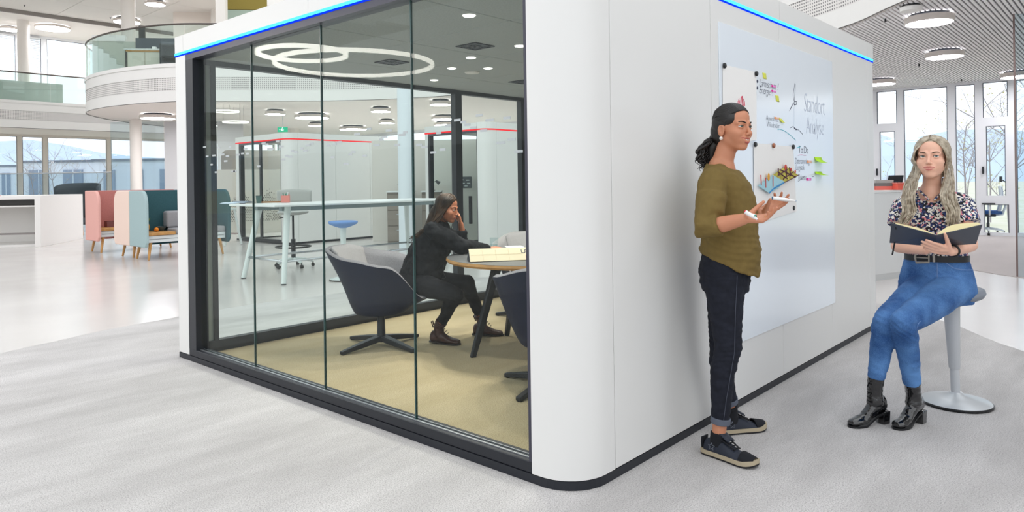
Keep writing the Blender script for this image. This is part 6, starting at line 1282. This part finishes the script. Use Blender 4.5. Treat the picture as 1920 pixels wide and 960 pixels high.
    for i in range(4): obj('button', MB().ell(chest+fB*(.118-.002*i)+UP*(.05-.045*i), (.005, .005, .005)), mat('pearl_button', '#e9e2d8', .3), top, smooth=True)
    # jeans
    j = MB(); loft(j, [W_(1704, 1807, 478, 3.99, .105), W_(1701, 1811, 496, 4.0, .118), W_(1694, 1818, 520, 4.01, .135), W_(1692, 1821, 545, 4.01, .14), W_(1704, 1816, 566, 4.02, .125)], 30)
    hems = []
    for hp, kn, an, fr in ((rh, rk, ra, .81), (lh, lk, la, .83)):
        hem = kn.lerp(an, fr); kd = (kn-hp).normalized(); j.tube([hp-UP*.005, hp.lerp(kn, .3)-UP*.004, hp.lerp(kn, .65)-UP*.004, hp.lerp(kn, .9), kn+kd*.012+UP*.004], [.098, .092, .079, .068, .058], 22); j.cap(kn, .062, kn.lerp(an, .1), .06)
        j.tube([kn+UP*.01, kn.lerp(an, .15)-fB*.006, kn.lerp(an, .35)-fB*.016, kn.lerp(an, .6)-fB*.008, hem], [.060, .0595, .0565, .0485, .0435], 22); hems.append(hem)
    fj = folds(.0045, 13, (1, 1, 2.0), 2.0)
    def fdj(p, n):
        k = sum(math.exp(-((p-q).length/.085)**2) for q in (rk, lk))+.8*math.exp(-((p-(pel+fB*.1)).length/.12)**2); return fj(p, n)+n*.0018*k*math.sin((p.z*1.0+(p-pel).dot(lB)*.6)*190+noise.noise(p*8)*7)
    jeans = obj('blue_jeans', fuse(j, .0055, 4, fdj), DN, P, smooth=True); SE = mat('pale_seam_thread', '#7593c2', .8)
    sm = MB(); o_ = (lB*.8+fB*-.1); sm.tube(spline([lh+lB*.088-fB*.02+UP*.05, lh.lerp(lk, .35)+lB*.089+UP*.012, lh.lerp(lk, .75)+lB*.074+UP*.004, lk+lB*.062-UP*.005, lk.lerp(la, .3)+lB*.053-fB*.014, lk.lerp(la, .6)+lB*.046-fB*.008, hems[1]+lB*.041], 4), .0016, 5); obj('outer_seam', sm, SE, jeans)
    pk = MB(); pk.tube(spline([pel+fB*.125+lB*.035+UP*.115, pel+fB*.128+lB*.075+UP*.085, pel+fB*.10+lB*.125+UP*.075, pel+fB*.06+lB*.158+UP*.073], 4), .002, 5); pk.tube([pel+fB*.122+UP*.115-lB*.004, pel+fB*.138+UP*.06-lB*.004, pel+fB*.142+UP*.02-lB*.004], .002, 5); obj('pocket_seam', pk, SE, jeans)
    bc = at(1755.5, 482, 3.99); ba = lB*(51.5/FPX*3.99+.006); bb = fB*.117
    bl = MB(); n = 48; vs = []; fs = []
    for k in range(n):
        a = 2*PI*k/n; d = ba*math.cos(a)+bb*math.sin(a)
        for sc, z in ((1, -.017), (1, .017), (.96, .017), (.96, -.017)): vs.append(bc+d*sc+UP*z)
    for k in range(n):
        i, q = 4*k, 4*((k+1) % n); fs += [(i+e, q+e, q+(e+1) % 4, i+(e+1) % 4) for e in range(4)]
    belt = obj('belt', MB().add(vs, fs), mat('black_leather', '#15161a', .4), jeans, smooth='auto')
    SV = mat('antique_silver', '#b9b3a8', .3, metal=1.0, bump=.6, bump_scale=400); kc = at(1729, 483, 3.99-.112); fr = frame(fB)
    bk = [(-.032, -.024), (.028, -.028), (.034, 0), (.028, .028), (-.032, .024)]; obj('buckle', MB().tube([kc+fr@Vector((x, .006, z)) for x, z in bk], .0062, 8, closed=True).tube([kc+fr@Vector((.03, .008, 0)), kc+fr@Vector((-.03, .01, 0))], .003, 6), SV, belt, smooth=True); obj('belt_keeper', MB().box(kc+fr@Vector((-.055, .0, 0)), (.012, .012, .046), rot=fr), SV, belt, bev=.003)
    obj('bracelet', MB().tube([lw.lerp(le, .12)+((le-lw).orthogonal().normalized()*math.cos(a)+(le-lw).normalized().cross((le-lw).orthogonal().normalized())*math.sin(a))*.0275 for a in [k*PI/12 for k in range(24)]], .0055, 8, closed=True), mat('black_strap', '#17181c', .5), P, smooth=True)
    PAT = mat('black_patent_leather', '#0b0c0f', .08, coat=1.0, bump=.08, bump_scale=25)
    boot(P, ra+UP*.0, hems[0]+UP*.02, tdr, .058, PAT, BLACK, shaft_r=.0415, L=.225, w=.88); boot(P, la, hems[1]+UP*.02, tdl, .058, PAT, BLACK, shaft_r=.0415, L=.225, w=.88)
    return P
seated_woman()
# the open book in her hands
def open_book():
    ST, SB = at(1755.5, 441, 3.545), at(1753.5, 462, 3.66); TL, BL = at(1671, 418, 3.62), at(1668, 455, 3.76); TR, BR = at(1842, 421, 3.475), at(1830, 457, 3.60)
    o = thing('open_book', 'large dark grey hardcover book lying open in the blonde woman\'s hands', 'book', SB); WORLDP.add(o.name)
    CV = mat('charcoal_cover', '#474c57', .4); PG = mat('cream_pages', '#e6d9a8', .75)
    for tp, bt, lf in ((TL, BL, 1), (TR, BR, 0)):
        n = (tp-ST).cross(SB-ST).normalized()
        if n.z < 0: n = -n
        obj('cover', MB().add([ST, tp, bt, SB], [(0, 1, 2, 3)]), CV, o, solid=.004, bev=.001, seg=1)
        bulge = .012 if lf else .034
        def fn(u, v, k=1.0):
            e = .03+.93*u; p = ST.lerp(tp, e).lerp(SB.lerp(bt, e), .02+.96*v); return p+n*(.003+k*(bulge*(math.sin(min(1, u*1.9)*PI/2)*(1-.75*u*u)+.12)))
        mb = MB(); nu, nv = 12, 6; mb.grid(lambda u, v: fn(u, v), nu, nv); a = len(mb.v); mb.grid(lambda u, v: fn(u, v, .0), nu, nv)
        per = [(i, 0) for i in range(nu)]+[(nu-1, j) for j in range(1, nv)]+[(i, nv-1) for i in range(nu-2, -1, -1)]+[(0, j) for j in range(nv-2, 0, -1)]
        for q in range(len(per)): i0, j0 = per[q]; i1, j1 = per[(q+1) % len(per)]; mb.f.append([i0*nv+j0, i1*nv+j1, a+i1*nv+j1, a+i0*nv+j0]); mb.mi.append(0)
        obj('page_block', mb, PG, o)
    rb_ = [ST.lerp(TL, .93)+UP*.004, ST.lerp(TL, .90).lerp(SB.lerp(BL, .90), .2)-FW*.004, ST.lerp(TL, .9).lerp(SB.lerp(BL, .9), .9)-FW*.006, at(1673, 478, 3.74)]
    obj('ribbon', MB().tube(spline(rb_, 4), .0045, 6, flat=.3), mat('ribbon_black', '#1b1d22', .7), o, smooth=True)
    return o
open_book()
# ------------------------------------------------------------------ woman in black at the pod table
def pod_woman():
    P = thing('person', 'woman in black sweater and brown boots seated at the pod table', 'person', on(825, 645, 2, 0.0)); WORLDP.add(P.name)
    SK = skin_mat('skin_olive', '#b5775a', '#8e4d48'); BK = mat('black_knit', '#191b20', .9, spec=.2, noise_amt=.25, noise_scale=40); JN = mat('charcoal_denim', '#1b1c22', .85, spec=.2, noise_amt=.3, noise_scale=25); HM = mat('dark_ombre_hair', '#1d1714', .55, spec=.25, col2='#4a372a', noise_scale=14)
    fB = cv(.97, -.22).normalized(); lB = Vector((-fB.y, fB.x, 0)); RB = frame(fB)
    hc = at(838, 391, 5.75); RH = frame(cv(.95, -.28, -.16), UP+fB*.15)
    nb = at(821, 419, 5.77); chest = at(800, 455, 5.78); waist = at(783, 495, 5.79); pel = at(776, 524, 5.80)
    rs, ls = at(812, 430, 5.62), at(818, 427, 5.93); re, le = at(866, 461, 5.70), at(870, 457, 6.02); rw, lw = at(917, 466, 5.99), at(864, 420, 5.95)
    rh, lh = at(777, 530, 5.70), at(782, 527, 5.90); rk, lk = at(856, 553, 5.44), at(876, 529, 5.76); ra, la = at(823, 612, 5.74), at(903, 600, 6.0)
    b = MB(); b.cap(nb-UP*.05, .05, nb, .044); b.ell(chest+fB*.01, (.125, .085, .11), rot=RB); b.ell(waist, (.13, .1, .12), rot=RB); b.ell(pel, (.155, .12, .1), rot=RB); b.cap(rs, .043, ls, .043)
    for sh, el, wr in ((rs, re, rw), (ls, le, lw)): b.cap(sh, .043, el, .036); b.cap(el, .037, wr, .0225)
    for h_, k_, a_ in ((rh, rk, ra), (lh, lk, la)): b.cap(h_, .068, k_, .042); b.cap(k_, .042, k_.lerp(a_, .3)-fB*.01, .04); b.cap(k_.lerp(a_, .3)-fB*.01, .04, a_, .027)
    td1 = cv(.93, -.3); td2 = cv(.99, .08); add_foot(b, ra, td1, heel=.0); add_foot(b, la, td2, heel=.0)
    add_hand(b, rw, cv(.9, .25, .05), cv(.05, .1, -.95), -1, (.25, .3, .35, .4), .12, (.6, .6, .3), .95)
    add_hand(b, lw, cv(-.18, -.1, .95), cv(-.95, -.1, -.15), -1, (.6, .7, .8, .9), .05, (.7, .3, .5), .95, .4)
    nk = [(hc+RH@Vector((0, -.022, -.062)), .044, nb-UP*.015, .047, .02), (nb-UP*.01, .042, rs, .038, .03), (nb-UP*.01, .042, ls, .038, .03)]
    make_head(P, hc, RH, SK, 1.0, nk, smile=0.0, iris='#2c2019', brow='#1a1310', look=(-.05, -.1), body=fuse(b, .0046, 3), vox=.0026)
    g = lambda x, y, z: hc+RH@Vector((x, y, z)); c0, r0 = (0, -.016, .046), (.081, .092, .078)
    h = MB(); h.ell(g(*c0), r0, rot=RH, n=26, m=18); h.ell(g(0, -.06, -.02), (.072, .06, .08), rot=RH); h.cap(g(0, -.085, -.04), .055, at(806, 428, 5.77), .05); h.cap(at(806, 428, 5.77), .05, at(790, 448, 5.77), .04)
    hair = obj('hair', fuse(h, .006, 4), HM, P, smooth=True); s = MB(); rd = random.Random(8)
    for i in range(90):
        t = (i+.5)/90*2-1; sd_ = 1 if t > 0 else -1; a = abs(t)
        st = (sd_*(.004+.05*a*.3), .07-.11*a, .098-.012*a); mid = (sd_*.083, .03-.10*a, -.002-.02*a)
        e0 = at(816+rd.uniform(-7, 5), 420+rd.uniform(-4, 4), 5.77-.13*sd_*(1-.5*a)); e1 = at(795+rd.uniform(-9, 9), 437+rd.uniform(-6, 8), 5.77-.12*sd_*(1-.4*a)); e2 = at(777+rd.uniform(-10, 12), 449+rd.uniform(-8, 14), 5.77-.1*sd_+rd.uniform(-.03, .03))
        c0v = Vector(c0); pa = []
        for j in range(5):
            q = Vector(st).lerp(Vector(mid), j/4)-c0v; q.x += sd_*.02*math.sin(PI*j/4); k = math.sqrt(sum((q[m]/r0[m])**2 for m in range(3 if q.z > 0 else 2))); pa.append(g(*(c0v+q/k*(1.03+rd.uniform(-.01, .015)))))
        pts = spline(pa+[e0, e1, e2], 3); m = len(pts); s.tube(pts, [(.003+.0045*math.sin(PI*min(1, .15+q/m*.8)))*(1 if q < m-4 else (m-q)/4.5) for q in range(m)], 5)
    obj('loose_locks', s, HM, hair, smooth=True)
    # sweater
    t = MB(); ring = lambda xl, xr, y, dep, w, tilt=0: (at((xl+xr)/2, y, dep), fB*((xr-xl)/2/FPX*dep), lB*w+UP*0)
    loft(t, [ring(803, 836, 417, 5.77, .085), ring(796, 842, 427, 5.77, .15), ring(780, 848, 445, 5.78, .19), ring(768, 846, 465, 5.78, .195), ring(758, 840, 488, 5.79, .19), ring(749, 833, 510, 5.80, .19), ring(747, 830, 524, 5.80, .185)], 28)
    for sh, el, wr, fr in ((rs, re, rw, .88), (ls, le, lw, .72)):
        t.cap(nb.lerp(sh, .5)-UP*.01, .06, sh-UP*.01, .07); t.tube([sh-UP*.02, sh.lerp(el, .5)-UP*.012, el-UP*.004, el.lerp(wr, .5), el.lerp(wr, fr)], [.078, .072, .062, .05, .037], 20); t.cap(sh.lerp(el, .5), .068, el, .06)
    top = obj('black_sweater', fuse(t, .007, 4, (lambda p, n, f1=folds(.013, 8, (1, 1, 1.8), 1.0), f2=folds(.007, 17, (1.3, 1.3, .8), 4.0): f1(p, n)+f2(p, n))), BK, P, smooth=True)
    cu = MB(); wv = (re-rw).normalized(); cc = rw.lerp(re, .13); obj('cuff', MB().tube([cc-wv*.012, cc+wv*.014], .036, 18), BK, top, smooth='auto')
    # trousers
    j = MB(); loft(j, [(at(782, 510, 5.79), fB*.13, lB*.17), (at(780, 528, 5.80), fB*.135, lB*.18), (at(780, 540, 5.80), fB*.12, lB*.17)], 26); hems = []
    for hp, kn, an in ((rh, rk, ra), (lh, lk, la)):
        hem = kn.lerp(an, .80); kd = (kn-hp).normalized(); j.tube([hp, hp.lerp(kn, .4), hp.lerp(kn, .8), kn+kd*.01], [.095, .088, .07, .058], 20); j.cap(kn, .061, kn.lerp(an, .1), .058); j.tube([kn, kn.lerp(an, .3)-fB*.01, kn.lerp(an, .6), hem], [.059, .056, .048, .044], 20); hems.append(hem)
    obj('trousers', fuse(j, .007, 4, folds(.005, 12, (1, 1, 2), 3.0)), JN, P, smooth=True)
    BR_ = mat('brown_boot_leather', '#4a2a26', .45, noise_amt=.3, noise_scale=40); BS = mat('dark_boot_sole', '#231a18', .7); LC = mat('boot_lace', '#1c1413', .8)
    boot(P, ra, ra.lerp(rk, .16), td1, .012, BR_, BS, L=.25, shaft_r=.05, laces=LC, top=1, w=1.1, zf=.0125); boot(P, la, la.lerp(lk, .16), td2, .012, BR_, BS, L=.25, shaft_r=.05, laces=LC, top=1, w=1.1, zf=.0125)
    wt = lw.lerp(rw, 0); wa = (rw-re).normalized(); wp_ = rw.lerp(re, .05); obj('wrist_watch', MB().tube([wp_+(wa.orthogonal().normalized()*math.cos(a)+wa.cross(wa.orthogonal().normalized())*math.sin(a))*.027 for a in [k*PI/10 for k in range(20)]], .006, 8, closed=True), BLACK, P, smooth=True)
    # in-line microphone cable from ear to hand and lap
    ec = thing('earphones', 'black earphone cable with microphone held at the seated woman\'s mouth', 'earphones', at(850, 411, 5.72)); WORLDP.add(ec.name)
    obj('microphone', MB().tube([at(849, 408.5, 5.86), at(852, 412, 5.87)], .009, 10), BLACK, ec, smooth='auto'); obj('cable', MB().tube(spline([at(826, 400, 5.67), at(836, 416, 5.68), at(847, 412, 5.84), at(850, 413, 5.87), at(847, 425, 5.88), at(845, 437, 5.9), at(838, 470, 5.82), at(831, 505, 5.7), at(835, 520, 5.66), at(826, 523, 5.66)], 5), .0026, 6), BLACK, ec, smooth=True)
pod_woman()
